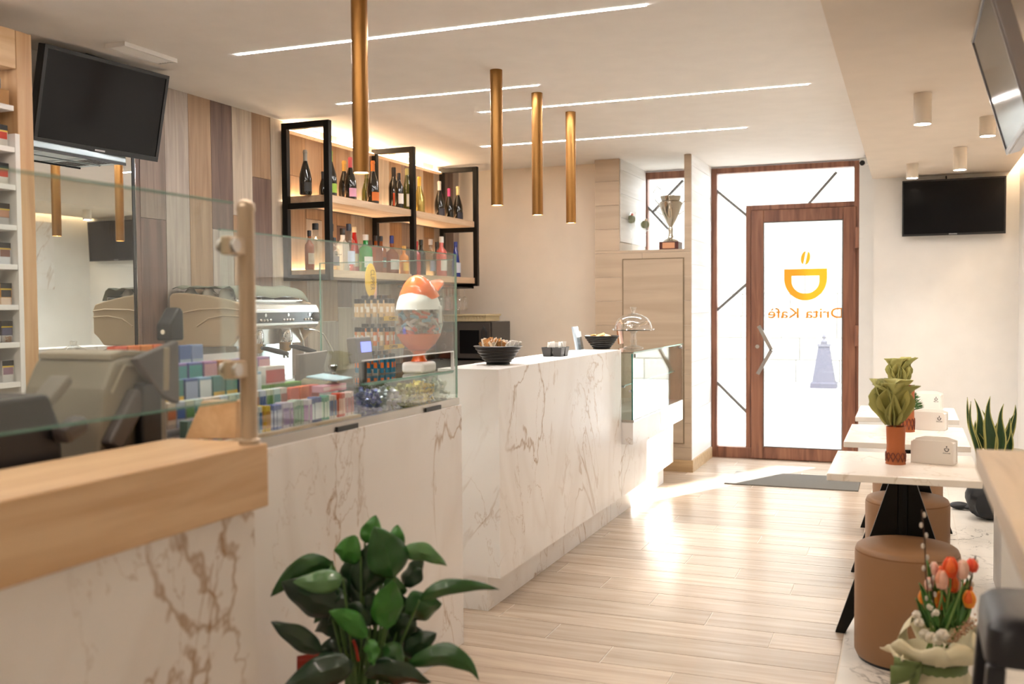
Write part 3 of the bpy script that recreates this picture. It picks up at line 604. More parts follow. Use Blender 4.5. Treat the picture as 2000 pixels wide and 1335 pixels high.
for a in ((604, 450, AMB, '1c1814', 'b9a890', 'std', 'amber bottle with black cap, leftmost on the lower shelf', .9),
          (616, 436, CLR, '1c1a18', None, 'square', 'clear square bottle with black pourer on the lower shelf', 1.1),
          (646, 437, CLR, '181818', 'b4b0aa', 'std', 'tall clear bottle with black cap beside the first post', 1),
          (652, 464, CLR, '202020', '8d8a88', 'std', 'clear round bottle with grey label in front of the tall clear one', 1.25),
          (669, 446, mat('white_bottle', 'eeeae2', .3), '2c2824', None, 'std', 'white bottle with dark cap', 1.1),
          (681, 437, CLR, '232a3a', 'c6d0e0', 'std', 'clear bottle with dark blue cap and pale label', .95),
          (692, 443, RED, 'e6d8b8', 'd8c8b8', 'cone', 'red liqueur bottle with cream cap', .8),
          (714, 458, GRN, 'd8d8d4', 'dfe4dc', 'std', 'bright green gin bottle with white label', 1.35),
          (734, 460, AMB, '20160e', '2a2420', 'square', 'square amber whiskey bottle with dark label, left of the pair', .8),
          (744, 461, AMB, '1a120e', '3a322c', 'square', 'square amber whiskey bottle with grey label, right of the pair', .8),
          (765, 460, AMB, '2a3a8a', 'ded8d0', 'wide', 'broad amber rum bottle with blue cap', .82),
          (789, 480, ORG, 'd8b060', 'f0c050', 'std', 'short orange liqueur bottle', 1.2),
          (813, 471, RED, 'c02820', 'b03028', 'std', 'red bottle directly right of the middle post', .9),
          (822, 468, mat('black_green_glass', '24241a', .1), '24241c', None, 'std', 'black green bottle on the lower shelf', 1),
          (841, 467, CLR, 'b8b4b0', '9c9cac', 'std', 'clear bottle with blue grey label', 1.05),
          (853, 472, DKG, '2a2018', None, 'std', 'dark brown bottle behind the clear ones', .85),
          (862, 462, PNK, 'd8d4cc', 'd8d0c8', 'std', 'pale pink bottle with white label', 1),
          (890, 472, BLU, '26388a', 'c8ccd8', 'cone', 'blue bottle, last on the lower shelf', .9)):
    r = bottle(a[0], a[1], ZL+.001, XB+(.09 if a[0] in (652, 681, 744, 862) else (-.10 if a[0] == 692 else -.07 if a[0] in (646, 669, 734, 853) else 0)), a[2], cm(a[3]), lm(a[4]) if a[4] else None, a[5], a[6], GL_, a[7])
    if a[0] == 652: y = r.location.y; text('lettering', 'ABSOLUT', BLK, r, (XB+.09+.047, y-.02, ZL+.105), (.35, .94, 0), (0, 0, 1), .055)
# hanging stemware under the shelf
rk = thing('glass_rack', 'black rail rack for wine glasses under the bottle shelf', 'rack', (-3.7, 7.65, 1.55))
for x in (-3.82, -3.74, -3.66, -3.58): MB().cyl((x, 7.15, 1.563), (x, 8.04, 1.563), .005).build('rail', BLACK, rk)
MB().box(-3.84, -3.56, 7.15, 7.16, 1.558, 1.58).box(-3.84, -3.56, 8.03, 8.04, 1.558, 1.58).build('cross_bar', BLACK, rk)
PINKG = pane('pink_glass', (.9, .6, .58), 1.5)
proto = None
for i in range(7):
    for j, x in enumerate((-3.78, -3.62)):
        y = 7.25+.12*i; col = PINKG if i in (3, 4) and j else CGL
        r = thing('wine_glass', ('pink stemmed glass hanging upside down under the bottle shelf' if col is PINKG else 'clear stemmed glass hanging upside down under the bottle shelf'), 'wine glass', (x, y, 1.37), 0, 'pink hanging glasses' if col is PINKG else 'clear hanging glasses')
        MB().lathe([(.036, .200), (.036, .196), (.006, .19), (.004, .12)], (x, y, 1.37), 14, (True, False)).build('stem', col, r, True)
        MB().lathe([(.005, .12), (.025, .11), (.036, .075), (.034, .03), (.028, 0)], (x, y, 1.37), 14, (False, False)).build('glass_bowl', col, r, True)
# ------------------------------------------------------------------ microwave, basket
YM = 7.75
mw = thing('microwave', 'black microwave oven on the back counter under the hanging glasses', 'microwave', (-3.5, YM+.2, .941))
MB().box(-3.80, -3.27, YM, YM+.42, .953, 1.27).build('body', mat('black_enamel', '221f1d', .3), mw, bevel=.006)
d = MB().box(-3.62, -3.28, YM-.018, YM-.001, .96, 1.262).build('door', mat('smoked_door', '4a443f', .25), mw, bevel=.003)
MB().box(-3.56, -3.38, YM-.020, YM-.0185, 1.0, 1.2).build('door_window', SCREEN, d)
MB().tube([(-3.345, YM-.02, 1.02), (-3.345, YM-.045, 1.04), (-3.345, YM-.045, 1.19), (-3.325, YM-.045, 1.23), (-3.305, YM-.045, 1.19), (-3.305, YM-.045, 1.04), (-3.305, YM-.02, 1.02)], .008).build('handle', BLK, d)
MB().box(-3.79, -3.63, YM-.012, YM-.001, .97, 1.255).build('control_panel', BLK, mw)
for k in (0, 1): MB().cyl((-3.71, YM-.012, 1.06+.11*k), (-3.71, YM-.03, 1.06+.11*k), .022, 16).build('knob', DGREY, mw, True)
for x in (-3.76, -3.31):
    for y in (YM+.04, YM+.38): MB().cyl((x, y, .941), (x, y, .953), .015).build('foot', BLK, mw)
bk = thing('woven_basket', 'shallow pale woven basket on top of the microwave', 'basket', (-3.52, YM+.2, 1.271))
MB().box(-3.72, -3.36, YM+.06, YM+.34, 1.271, 1.278).build('basket_base', mat('pale_wicker', 'c9b68e', .8, bump=.8, bscale=90), bk)
for k in range(14):
    x = -3.725+.028*k; MB().cyl((x, YM+.055, 1.271), (x-.004, YM+.04, 1.325), .006, 6).build('rib', mat('pale_wicker', 'c9b68e', .8), bk)
MB().tube([(-3.74, YM+.04, 1.325), (-3.34, YM+.04, 1.325), (-3.34, YM+.36, 1.325), (-3.74, YM+.36, 1.325), (-3.74, YM+.04, 1.325)], .009).build('rim', mat('pale_wicker', 'c9b68e', .8), bk)
MB().box(-3.735, -3.345, YM+.045, YM+.05, 1.275, 1.322).box(-3.735, -3.345, YM+.35, YM+.355, 1.275, 1.322).box(-3.35, -3.345, YM+.05, YM+.35, 1.275, 1.322).box(-3.735, -3.73, YM+.05, YM+.35, 1.275, 1.322).build('basket_wall', mat('pale_wicker', 'c9b68e', .8), bk)

# ------------------------------------------------------------------ espresso machine
EY0, EY1, EXF = 4.5, 5.22, -3.385
em = thing('espresso_machine', 'large beige and chrome two-group espresso machine on the back counter', 'espresso machine', (-3.63, 4.86, .941))
CREAM = mat('champagne_enamel', 'd6bd9c', .35, .2)
side = [(-3.87, 1.20), (-3.87, 1.47), (-3.85, 1.487), (-3.80, 1.49), (-3.62, 1.475), (-3.46, 1.445), (-3.40, 1.43), (-3.385, 1.40), (-3.385, 1.26), (-3.42, 1.235), (-3.46, 1.19), (-3.80, 1.185)]
for y, w in ((EY0, .035), (EY1-.035, .035)):
    s_ = MB().prism(side, 'y', y, y+w).build('side_panel', CREAM, em, bevel=.008)
    if y == EY0: MB().tube([(-3.87, EY0-.001, 1.335), (-3.78, EY0-.001, 1.375), (-3.66, EY0-.001, 1.395), (-3.48, EY0-.001, 1.40), (-3.39, EY0-.001, 1.39)], .006, 6).tube([(-3.68, EY0-.001, 1.30), (-3.60, EY0-.001, 1.345), (-3.50, EY0-.001, 1.36), (-3.39, EY0-.001, 1.355)], .005, 6).build('moulded_rib', CREAM, s_, True)
MB().box(-3.86, -3.46, EY0+.036, EY1-.036, 1.19, 1.44).build('housing', STEEL, em)
MB().prism([(-3.46, 1.28), (-3.375, 1.28), (-3.355, 1.30), (-3.35, 1.39), (-3.37, 1.42), (-3.46, 1.435)], 'y', EY0+.036, EY1+.004).build('front_band', mat('satin_white_metal', 'dcd8d2', .25, .7), em, bevel=.004)
fp = MB().box(-3.349, -3.342, EY0+.05, EY1-.01, 1.315, 1.375).build('control_strip', mat('black_gloss', '1c1c1e', .15), em)
for g in range(3):
    for k in range(4): MB().ball((-3.340, EY0+.12+.22*g+.03*k, 1.332), .009, 10, 6).build('button', CHROME, fp, True)
    MB().cyl((-3.342, EY0+.165+.22*g, 1.36), (-3.338, EY0+.165+.22*g, 1.36), .010, 14).build('dial', CHROME, fp, True)
MB().ball((-3.335, EY1-.045, 1.345), .028, 14, 8, (.7, 1.4, 1)).build('steam_knob', BLK, em, True)
MB().box(-3.86, -3.52, EY0+.04, EY1-.04, .955, 1.188).build('backsplash', CHROME, em)
MB().box(-3.84, -3.36, EY0+.03, EY1-.03, .945, .985).build('drip_tray', STEEL, em, bevel=.004)
for y in (EY0+.06, EY1-.06):
    for x in (-3.8, -3.42): MB().cyl((x, y, .941), (x, y, .9455), .02).build('foot', BLK, em)
for y in (4.70, 4.98):
    gh = MB().lathe([(.038, 1.20), (.042, 1.21), (.042, 1.25), (.034, 1.278)], (-3.43, y, 0), 18).build('group_head', CHROME, em, True)
    pf = MB().lathe([(.028, 1.145), (.036, 1.155), (.036, 1.198), (.03, 1.199)], (-3.43, y, 0), 16).build('portafilter', mat('worn_brass', 'a5875a', .3, .9), em, True)
    MB().tube([(-3.40, y, 1.175), (-3.36, y+.005, 1.17), (-3.30, y+.02, 1.155), (-3.24, y+.03, 1.14)], [.010, .014, .016, .012], 10).build('handle', BLK, pf, True)
    MB().tube([(-3.43, y-.012, 1.145), (-3.43, y-.016, 1.12), (-3.425, y-.02, 1.105)], .007).tube([(-3.43, y+.012, 1.145), (-3.43, y+.016, 1.12), (-3.425, y+.02, 1.105)], .007).build('spout', CHROME, pf, True)
MB().tube([(-3.40, 5.13, 1.275), (-3.33, 5.16, 1.265), (-3.30, 5.19, 1.24), (-3.27, 5.25, 1.13)], .006).build('steam_wand', CHROME, em, True)
MB().tube([(-3.40, 5.08, 1.275), (-3.37, 5.08, 1.2), (-3.36, 5.08, 1.1), (-3.35, 5.09, 1.0)], .007).build('hot_water_spout', CHROME, em, True)
MB().box(-3.86, -3.44, EY0+.04, EY1-.04, 1.441, 1.448).build('cup_tray', STEEL, em)
MB().tube([(-3.45, EY0+.05, 1.47), (-3.45, EY1-.05, 1.47)], .006).tube([(-3.45, EY0+.05, 1.448), (-3.45, EY0+.05, 1.47)], .005).tube([(-3.45, EY1-.05, 1.448), (-3.45, EY1-.05, 1.47)], .005).build('tray_rail', CHROME, em, True)
CUP = mat('white_china', 'ddd6ca', .25)
for i, (x, y) in enumerate(((-3.80, 4.60), (-3.66, 4.58), (-3.56, 4.60), (-3.78, 4.74), (-3.64, 4.72), (-3.53, 4.74), (-3.70, 4.88), (-3.58, 4.90), (-3.75, 5.03), (-3.60, 5.05))):
    r = thing('coffee_cup', 'white coffee cup upside down under the grey cloth on the espresso machine', 'cup', (x, y, 1.4485), 0, 'cups warming on the espresso machine')
    MB().lathe([(.040, 0), (.040, .004), (.033, .045), (.022, .060), (.018, .066)], (x, y, 1.4485), 16).build('cup_body', CUP, r, True)
    MB().tube([(x+.036, y, 1.4585), (x+.055, y, 1.466), (x+.055, y, 1.482), (x+.034, y, 1.49)], .004, 6).build('handle', CUP, r, True)
def clothf(u, v):
    x = -3.87+.44*u; y = 4.53+.72*v
    z = 1.522+.006*math.sin(17*v+3*u)+.004*math.sin(23*u)
    e = max(0, abs(u-.5)*2-.82)/.18; f = max(0, (v-.86)/.14); z -= .055*e*e*(u > .5)+.06*f*f
    if v < .1: z += .004*math.sin(30*u)-.010*(1-v/.1)
    return (x, y, z)
ck = MB().grid(clothf, 18, 24).build('tea_towel', mat('grey_green_towel', '8b8d7c', .95, bump=1, bscale=260), None, True, thick=.004)
tag(ck, 'grey green waffle towel laid over the cups on the espresso machine', 'towel')

# ================================================================== left wall: cabinet, mirror, television
CX = -3.45
cab = thing('cigarette_cabinet', 'tall oak and white cabinet with rows of cigarette packs at the left edge', 'cabinet', (-3.66, 2.6, 0))
MB().box(-3.88, CX, 3.12, 3.20, 0, 2.56).build('oak_post', OAKZ, cab, bevel=.003)
MB().box(-3.88, CX, 1.9, 3.118, 2.40, 2.56).build('oak_header', OAK, cab, bevel=.003)
MB().box(-3.88, -3.86, 1.9, 3.093, 0, 2.398).build('back_panel', mat('greige_back', 'b3a597', .6), cab)
WL = mat('white_laminate', 'eae6e2', .35)
MB().box(-3.858, CX+.012, 3.094, 3.118, 0, 2.13).build('side_cheek', WL, cab, bevel=.002)
SHZ = [2.13, 1.965, 1.79, 1.615, 1.445, 1.275, 1.105, .935]
SHZ = [2.105, 1.94, 1.785, 1.615, 1.455, 1.29, 1.125, .96]
def shz(y): return onx(12, y, -3.50).z
SHZ = [shz(y) for y in (210, 290, 363, 441, 517, 595, 668, 745)]
for z in SHZ: MB().box(-3.858, CX+.01, 1.9, 3.0935, z-.022, z).build('shelf', WL, cab, bevel=.002)
LEDD = mat('cool_led', 'eef4ff', emit=8)
MB().box(-3.53, -3.50, 1.95, 3.04, 2.392, 2.399).build('light_strip', LEDD, cab)
pc = [('1d1b1a', 'c8402a', 'e8e4de', 'red and white'), ('1a1a1c', 'b98a70', '8f8f95', 'grey'), ('201e1c', 'c9a38a', 'd8d8da', 'silver'), ('1b1a18', '7b5548', 'c7ccd6', 'pale blue'), ('1c1a18', '2a2220', 'c98a2e', 'black and gold'), ('24201e', '55536a', '3a3640', 'dark violet'), ('201c1a', '8d6f80', 'cfc8c4', 'lilac')]
rown = ['top white', 'second white', 'third white', 'fourth white', 'fifth white', 'sixth white', 'seventh white']
for i, z in enumerate(SHZ[1:]):
    for k in range(3):
        y = 3.058-.068*k; c = pc[(i*2+k) % 7] if k else pc[(0, 0, 1, 3, 4, 5, 6)[i]]
        r = thing('cigarette_pack', '%s cigarette pack on the %s shelf, %s to the oak post' % (c[3], rown[i], ('nearest', 'second nearest', 'third nearest')[k]), 'cigarette pack', (-3.47, y, z+.0005), 0, 'cigarette packs in the cabinet')
        MB().box(-3.495, -3.47, y-.028, y+.028, z+.0005, z+.090).build('pack_box', lm(c[2]), r, bevel=.001)
        MB().box(-3.4698, -3.4690, y-.028, y+.028, z+.068, z+.090).build('warning_band', lm(c[0]), r); MB().box(-3.4698, -3.4688, y-.028, y+.028, z+.062, z+.067).build('yellow_line', lm('d9b62c'), r)
        MB().box(-3.4698, -3.4690, y-.024, y+.024, z+.032, z+.061).build('picture', lm(c[1]), r)
        MB().box(-3.464, -3.462, y-.032, y+.032, z+.0005, z+.03).build('shelf_lip', CGL, r)
tag(MB().box(-3.56, -3.46, 2.99, 3.09, SHZ[0]+.0005, SHZ[0]+.065).build('cardboard_box', mat('kraft_box', 'a9793f', .6), None, bevel=.004), 'brown carton on the top shelf of the cigarette cabinet', 'box')
tag(MB().box(-3.55, -3.47, 2.995, 3.06, SHZ[0]+.066, SHZ[0]+.11).build('tobacco_tin', mat('tin_grey', '6d6a70', .4, .4), None, bevel=.004), 'small grey tin on the brown carton in the cabinet', 'tin')
# mirror
mr_ = thing('wall_mirror', 'tall frameless mirror on the wall behind the left television', 'mirror', (-3.905, 3.76, 1.0))
MB().box(-3.918, -3.906, 3.22, 4.27, 1.0, 2.30).build('mirror_glass', mat('mirror_silver', 'eceeee', .0, 1), mr_)
MB().box(-3.918, -3.902, 4.27, 4.285, 1.0, 2.30).build('edge_strip', BLK, mr_); MB().box(-3.918, -3.90, 4.2855, 4.2895, 1.0, 2.30).build('edge_strip', CHROME, mr_)
# extractor hood under the television
hd_ = thing('extractor_hood', 'slim steel extractor hood with mesh filters mounted below the left television', 'hood', (-3.82, 3.7, 2.14))
MB().box(-3.90, -3.75, 3.30, 4.06, 2.152, 2.183).build('hood_body', mat('blue_grey_steel', 'aebcc2', .3, .7), hd_, bevel=.004)
for k, (y0, y1) in enumerate(((3.32, 3.56), (3.57, 3.80), (3.81, 4.05))):
    f = MB().box(-3.895, -3.757, y0, y1, 2.145, 2.1515).build('filter_panel', mat('filter_steel', 'bcd0d6', .35, .6), hd_)
    if k != 1:
        for i in range(5):
            for j in range(5): MB().box(-3.875+.02*i, -3.86+.02*i, y0+.05+.03*j, y0+.07+.03*j, 2.1437, 2.1449).build('slot', DGREY, f)
MB().box(-3.757, -3.75, 3.30, 4.06, 2.138, 2.1515).build('front_lip', BLK, hd_)
def tv(center, yaw, tilt, W, H, lab, bez=.018, logo=True, bezmat=None):
    r = thing('television', lab, 'television', center)
    n = Vector((math.cos(yaw)*math.cos(tilt), math.sin(yaw)*math.cos(tilt), -math.sin(tilt))); rt = Vector((0, 0, 1)).cross(n).normalized(); up = n.cross(rt); c = Vector(center)
    def slab(a0, a1, b0, b1, d0, d1):
        m = MB(); m.loft([m.ring([c+rt*a+up*b_+n*d for a, b_ in ((a0, b0), (a1, b0), (a1, b1), (a0, b1))]) for d in (d0, d1)]); return m
    bm_ = bezmat or BLK
    slab(-W/2, W/2, -H/2, H/2, -.045, 0).build('casing', bm_, r, bevel=.004)
    slab(-W/2+bez, W/2-bez, -H/2+bez*1.4, H/2-bez, .0005, .002).build('screen', SCREEN, r)
    for a in ((-W/2, W/2, H/2-bez, H/2), (-W/2, W/2, -H/2, -H/2+bez*1.4), (-W/2, -W/2+bez, -H/2+bez*1.4, H/2-bez), (W/2-bez, W/2, -H/2+bez*1.4, H/2-bez)): slab(*a, .0002, .006).build('bezel', bm_, r, bevel=.001)
    if logo: slab(-.03, .03, -H/2+.006, -H/2+.014, .006, .0066).build('maker_badge', mat('badge_silver', 'b8b8bc', .3, .8), r)
    return r, slab, c, n, up, rt
r, sb, c, n, up, rt = tv((-3.70, 3.87, 2.40), -.099, .222, .745, .452, 'black television tilted downwards under the ceiling above the mirror, at upper left')
MB().tube([c-n*.05+up*.05, Vector((-3.80, 3.87, 2.50)), Vector((-3.80, 3.87, ZC-.001))], .02, 8).build('ceiling_mount', BLK, r)
MB().box(-3.86, -3.74, 3.80, 3.94, ZC-.012, ZC-.0005).build('mount_plate', BLK, r)
a0 = Vector((.28, 3.785, 2.1665))
r, sb, c, n, up, rt = tv((.28, 3.785, 2.168), math.pi, .277, .755, .452, 'glossy television angled down from the right wall, cut by the frame', .012, False, mat('pearl_bezel', '9a979a', .25, .3))
MB().tube([c-n*.05, Vector((.45, 3.785, 2.2)), Vector((.775, 3.785, 2.2))], .022, 8).build('wall_arm', BLK, r); MB().box(.762, .7745, 3.70, 3.87, 2.1, 2.3).build('mount_plate', BLK, r)
YT = 8.62
t4 = [ony(*p, YT) for p in ((1763, 350), (1968, 347), (1960, 460), (1762, 458))]
cxx = sum(p.x for p in t4)/4; czz = sum(p.z for p in t4)/4
r, sb, c, n, up, rt = tv((cxx, YT, czz), -math.pi/2-.02, .05, (t4[1]-t4[0]).length*.99, (t4[0].z-t4[3].z), 'flat black television on the white wall beside the glass door', .012)
MB().box(cxx-.15, cxx+.15, YT+.04, 8.719, czz-.1, czz+.1).build('wall_bracket', BLK, r); MB().cyl((cxx-.05, YT+.03, czz+.22), (cxx-.05, YT+.08, czz+.25), .006).build('cable', BLK, r)

# ================================================================== behind the front counter
ZWK = .8405
GRB = mat('taupe_plastic', '8c8272', .45); GRD = mat('warm_dark_plastic', '4a4340', .45)
def P2(x, y, X): p = onx(x, y, X); return (p.y, p.z)
lt = thing('till_terminal', 'taupe lottery terminal with sloping lid behind the front glass screen', 'terminal', (-1.93, 1.85, ZWK))
body = [P2(x, y, -1.80) for x, y in ((170, 860), (205, 760), (225, 705), (250, 697), (326, 700), (330, 860))]
zb = ZWK
pr = [(body[0][0]-.02, zb), body[1], body[2], body[3], body[4], (body[5][0], zb)]
MB().prism(pr, 'x', -2.06, -1.80).build('terminal_body', GRB, lt, bevel=.012)
lid = [(p[0]+.0, p[1]+.018) for p in (pr[2], pr[3], pr[4])] + [(pr[4][0], pr[4][1]+.001), (pr[3][0], pr[3][1]+.001), (pr[2][0], pr[2][1]+.001)]
MB().prism(lid, 'x', -2.05, -1.81).build('lid', mat('pale_taupe', 'a39886', .45), lt, bevel=.004)
a, c2 = Vector((-1.798, pr[1][0]+.02, pr[1][1]-.01)), Vector((-1.798, pr[2][0]+.03, pr[2][1]-.012)); e = Vector((-1.798, pr[4][0]-.01, pr[4][1]-.012))
MB().tube([a, c2, e], .004, 6).build('seam_rib', mat('pale_taupe', 'a39886', .45), lt, True)
MB().cbox((-1.795, pr[1][0]+.05, pr[1][1]-.08), (.05, .16, .05), (.9, 0, 0)).build('paper_slot', GRD, lt, bevel=.008)
MB().tube([(-1.80, pr[5][0]-.06, zb+.03), (-1.785, pr[5][0]-.08, zb+.06), (-1.78, pr[5][0]-.12, zb+.04), (-1.785, pr[5][0]-.10, zb+.004)], .006, 6).build('cable', BLK, lt, True)
# touch monitor on a black stand
mo = thing('touch_monitor', 'dark touch monitor on a black stand behind the front glass screen, beside the post', 'monitor', (-1.775, 1.98, ZWK))
A = [onx(*p, -1.95) for p in ((262, 690), (350, 664), (352, 785), (330, 770))]
m = MB(); f0 = [onx(268, 700, -1.765), onx(350, 664, -1.775), onx(352, 788, -1.77), onx(318, 770, -1.76)]
nn = Vector((.35, .2, 0)).normalized()*.022
m.loft([m.ring(f0), m.ring([p-nn for p in f0])]).build('panel', GRD, mo, bevel=.004)
p0 = onx(298, 770, -1.765); MB().box(p0.x-.03, p0.x+.0, p0.y-.035, p0.y+.035, ZWK+.012, p0.z+.03).build('stand', BLK, mo, bevel=.006)
MB().box(p0.x-.03, p0.x+.008, p0.y-.09, p0.y+.07, ZWK, ZWK+.012).build('base_plate', BLK, mo, bevel=.004)
c_ = onx(313, 720, -1.765); MB().cbox((c_.x+.02, c_.y, c_.z), (.006, .014, .11), (.0, .1, -.5)).build('pale_handle', mat('pale_taupe', 'a39886', .45), mo, bevel=.002)
# handheld scanner standing beside it
hs_ = onx(333, 665, -2.31)
hsn = thing('barcode_scanner', 'black barcode scanner in its stand against the espresso machine', 'scanner', (hs_.x, hs_.y, .9955))
MB().box(hs_.x-.06, hs_.x+.06, hs_.y-.05, hs_.y+.05, .9955, 1.008).build('foot', BLK, hsn, bevel=.004)
MB().tube([(hs_.x, hs_.y, 1.006), (hs_.x, hs_.y, hs_.z-.02), (hs_.x, hs_.y, hs_.z+.02)], [.016, .016, .022], 12).build('stem', BLK, hsn, True)
z0 = hs_.z; MB().prism([(hs_.y-.035, z0), (hs_.y+.035, z0), (hs_.y+.035, z0+.10), (hs_.y+.015, z0+.115), (hs_.y-.035, z0+.055)], 'x', hs_.x-.03, hs_.x+.03).build('head', BLK, hsn, bevel=.008)
MB().cyl((hs_.x+.0, hs_.y-.038, z0+.03), (hs_.x+.0, hs_.y-.034, z0+.03), .008).build('lamp', mat('lamp_glint', 'fff2e0', .2), hsn)
# second till at far left
t2 = thing('till_terminal', 'black till with raised grey flap at the far left behind the glass screen', 'terminal', (-1.9, 1.35, ZWK))
q0 = [P2(-120, 785, -1.80), P2(90, 768, -1.80), P2(100, 800, -1.80)]
MB().prism([(q0[0][0], ZWK), (q0[2][0]+.03, ZWK), (q0[2][0]+.02, q0[2][1]-.04), (q0[1][0], q0[1][1]), (q0[0][0], q0[0][1]-.01)], 'x', -2.1, -1.79).build('till_body', mat('till_black', '1b1719', .4), t2, bevel=.01)
pa, pb = onx(66, 805, -1.83), onx(122, 738, -1.83)
d = (pb-pa); MB().cbox(((pa+pb)/2), (.06, d.length, .022), (math.atan2(d.z, d.y), 0, 0)).build('flap', mat('mid_grey_flap', '7d756c', .45), t2, bevel=.006)
pa, pb = onx(95, 835, -1.80), onx(140, 805, -1.80); d = pb-pa
MB().cbox(((pa+pb)/2+Vector((.03, 0, -.02))), (.05, d.length, .04), (math.atan2(d.z, d.y), 0, 0)).build('hand_grip', GRD, t2, bevel=.012)
# glass jar of gold sweets on the back counter
jp = onx(84, 760, -3.53); jr = thing('sweet_jar', 'lidded glass jar full of gold sweets beside the oak post', 'jar', (-3.35, jp.y, .941))
zt = onx(84, 690, -3.35).z
MB().lathe([(.055, .941), (.060, .95), (.060, zt-.04), (.045, zt-.02), (.047, zt-.005)], (-3.35, jp.y, 0), 20, (True, False)).build('glass_body', CGL, jr, True)
MB().lathe([(.05, zt-.004), (.052, zt+.01), (.03, zt+.02), (.012, zt+.03), (.016, zt+.045), (.002, zt+.05)], (-3.35, jp.y, 0), 16).build('lid', CGL, jr, True)
rj = random.Random(5); gsw = MB()
GOLD = mat('gold_foil', 'b08a2c', .3, .8)
for i in range(90):
    a = rj.uniform(0, 6.3); rr = .047*math.sqrt(rj.random()) if i % 3 else .047; z = .955+(zt-.075-.955)*rj.random()
    tag(MB().ball((-3.35+rr*math.cos(a), jp.y+rr*math.sin(a), z), .0105, 6, 4).build('gold_sweet', GOLD, None), 'gold foil sweet inside the lidded glass jar', 'sweet', 'gold sweets in the jar')

# ================================================================== sweets on the sales counter
ACR = pane('acrylic', (.95, .96, .97), 1.0); rs_ = random.Random(21)
rack = thing('sweet_rack', 'stepped rack of chewing gum and sweet packs behind the glass screens', 'rack', (-1.98, 2.62, .9955))
TX = lambda k: -1.80-.078*k
TZ = lambda k: 1.03+.042*k
MB().box(-1.825, -1.765, 2.13, 3.01, .9955, 1.029).build('oak_lip', OAK, rack)
for k in range(5):
    MB().box(TX(k)-.055, TX(k)+.022, 2.13, 3.01-.03*k, TZ(k)-.008, TZ(k)-.0005).build('step', mat('white_acrylic', 'e2dcd8', .3), rack)
    if k: MB().box(TX(k)+.0225, TX(k)+.0255, 2.13, 3.01-.03*k, TZ(k-1)-.0004, TZ(k)+.014).build('lip_strip', ACR, rack)
MB().box(TX(4)-.06, TX(4)-.056, 2.13, 2.88, .9955, TZ(4)+.05).build('back_board', mat('white_acrylic', 'e2dcd8', .3), rack)
for y in (2.131, 2.86):
    m = MB()
    for k in range(1, 5): m.box(TX(k)-.05, TX(k)+.018, y-.0+.001, y+.009, .9955, TZ(k)-.0085)
    for k in range(1, 5): pass
    m.build('support', mat('white_acrylic', 'e2dcd8', .3), rack)
def pk(x, y, z, w, d, h, col, lab, grp, col2=None, nm='gum_pack', band=None, kind='sweets', par=None):
    o = MB().box(x-d/2, x+d/2, y-w/2, y+w/2, z, z+h).build(nm, lm(col), None, bevel=min(.0015, w*.1)); tag(o, lab, kind, grp)
    if col2: MB().box(x+d/2, x+d/2+.0008, y-w*.48, y+w*.48, z+h*(band[0] if band else .5), z+h*(band[1] if band else .95)).build('printed_front', lm(col2), o)
    return o
# front tray: narrow upright gum packs, colours in runs as in the photo
runs = [('d8e0e6', '3a6ea8', 'pale blue', 2), ('e8c23a', 'c88a20', 'yellow', 3), ('4a5fb0', 'c0c8e8', 'blue', 4), ('cfc4dc', '7a5aa0', 'lilac', 4), ('b8c6b8', '5a8a6a', 'grey green', 4), ('d9d2e0', '9a6ab0', 'pale violet', 3), ('2a4a94', 'd8e4f0', 'dark blue', 4), ('3f9a86', 'd0ece4', 'teal', 3), ('dcd8d4', '6a8ab8', 'white', 3), ('d8503c', 'f0c0b0', 'red', 4), ('e4c8c4', 'c06a70', 'pale pink', 4)]
y = 2.445
for c1, c2, nm, n in runs:
    for i in range(n):
        pk(TX(0)+rs_.uniform(-.003, .003), y, TZ(0), .0128, .03, .078+rs_.uniform(-.003, .003), c1, '%s upright gum pack in the front row of the rack' % nm, '%s gum packs in the front row' % nm, c2, 'gum_pack', (.12, .78)); y += .0147
y = 2.15
for i in range(14):
    pk(TX(0), y+.0205*i, TZ(0), .018, .03, .07, ('6f8f8c', '7a5a6a', '3a6ea8')[i % 3], ('grey green', 'mauve', 'blue')[i % 3]+' gum pack at the left end of the front row', 'gum packs left of the post', ('c0d0cc', 'd8b0b8', 'd0dcea')[i % 3], 'gum_pack', (.2, .7))
# second row: small boxes
row2 = [('d6c6b4', 'b8704a', 'beige'), ('c9d2e2', '4a68a8', 'pale blue'), ('cfd8c4', '6a9a5a', 'pale green'), ('c4dad8', '3f8a8a', 'aqua'), ('e0d4cc', 'a85a4a', 'cream')]
y = 2.17; i = 0
while y < 2.72:
    c1, c2, nm = row2[i % 5]; pk(TX(1), y, TZ(1), .034, .028, .072, c1, '%s chewing gum box in the second row of the rack' % nm, '%s boxes in the second row' % nm, c2, 'gum_box', (.35, .75)); y += .0375; i += 1
for i, (c1, nm) in enumerate((('e05a34', 'orange red'), ('e8743c', 'orange'), ('d44a3a', 'red'))): pk(TX(1), 2.755+.06*i, TZ(1), .05, .03, .068, c1, '%s sweet packet at the right of the second row' % nm, None, 'f0c050', 'sweet_packet', (.1, .4))
pk(TX(0)-.045, 2.93, TZ(0)+.085, .15, .05, .022, 'd89ab0', 'pink flat sweet packet lying on the gum packs', None, 'f0d8dc', 'sweet_packet', (.3, .8))
tag(MB().cbox((TX(1)+.0, 2.99, TZ(1)+.085), (.11, .16, .004), (.0, .12, .2)).build('leaflet', mat('blue_leaflet', 'a8d0e0', .35), None), 'pale blue leaflet lying beside the sweets', 'leaflet')
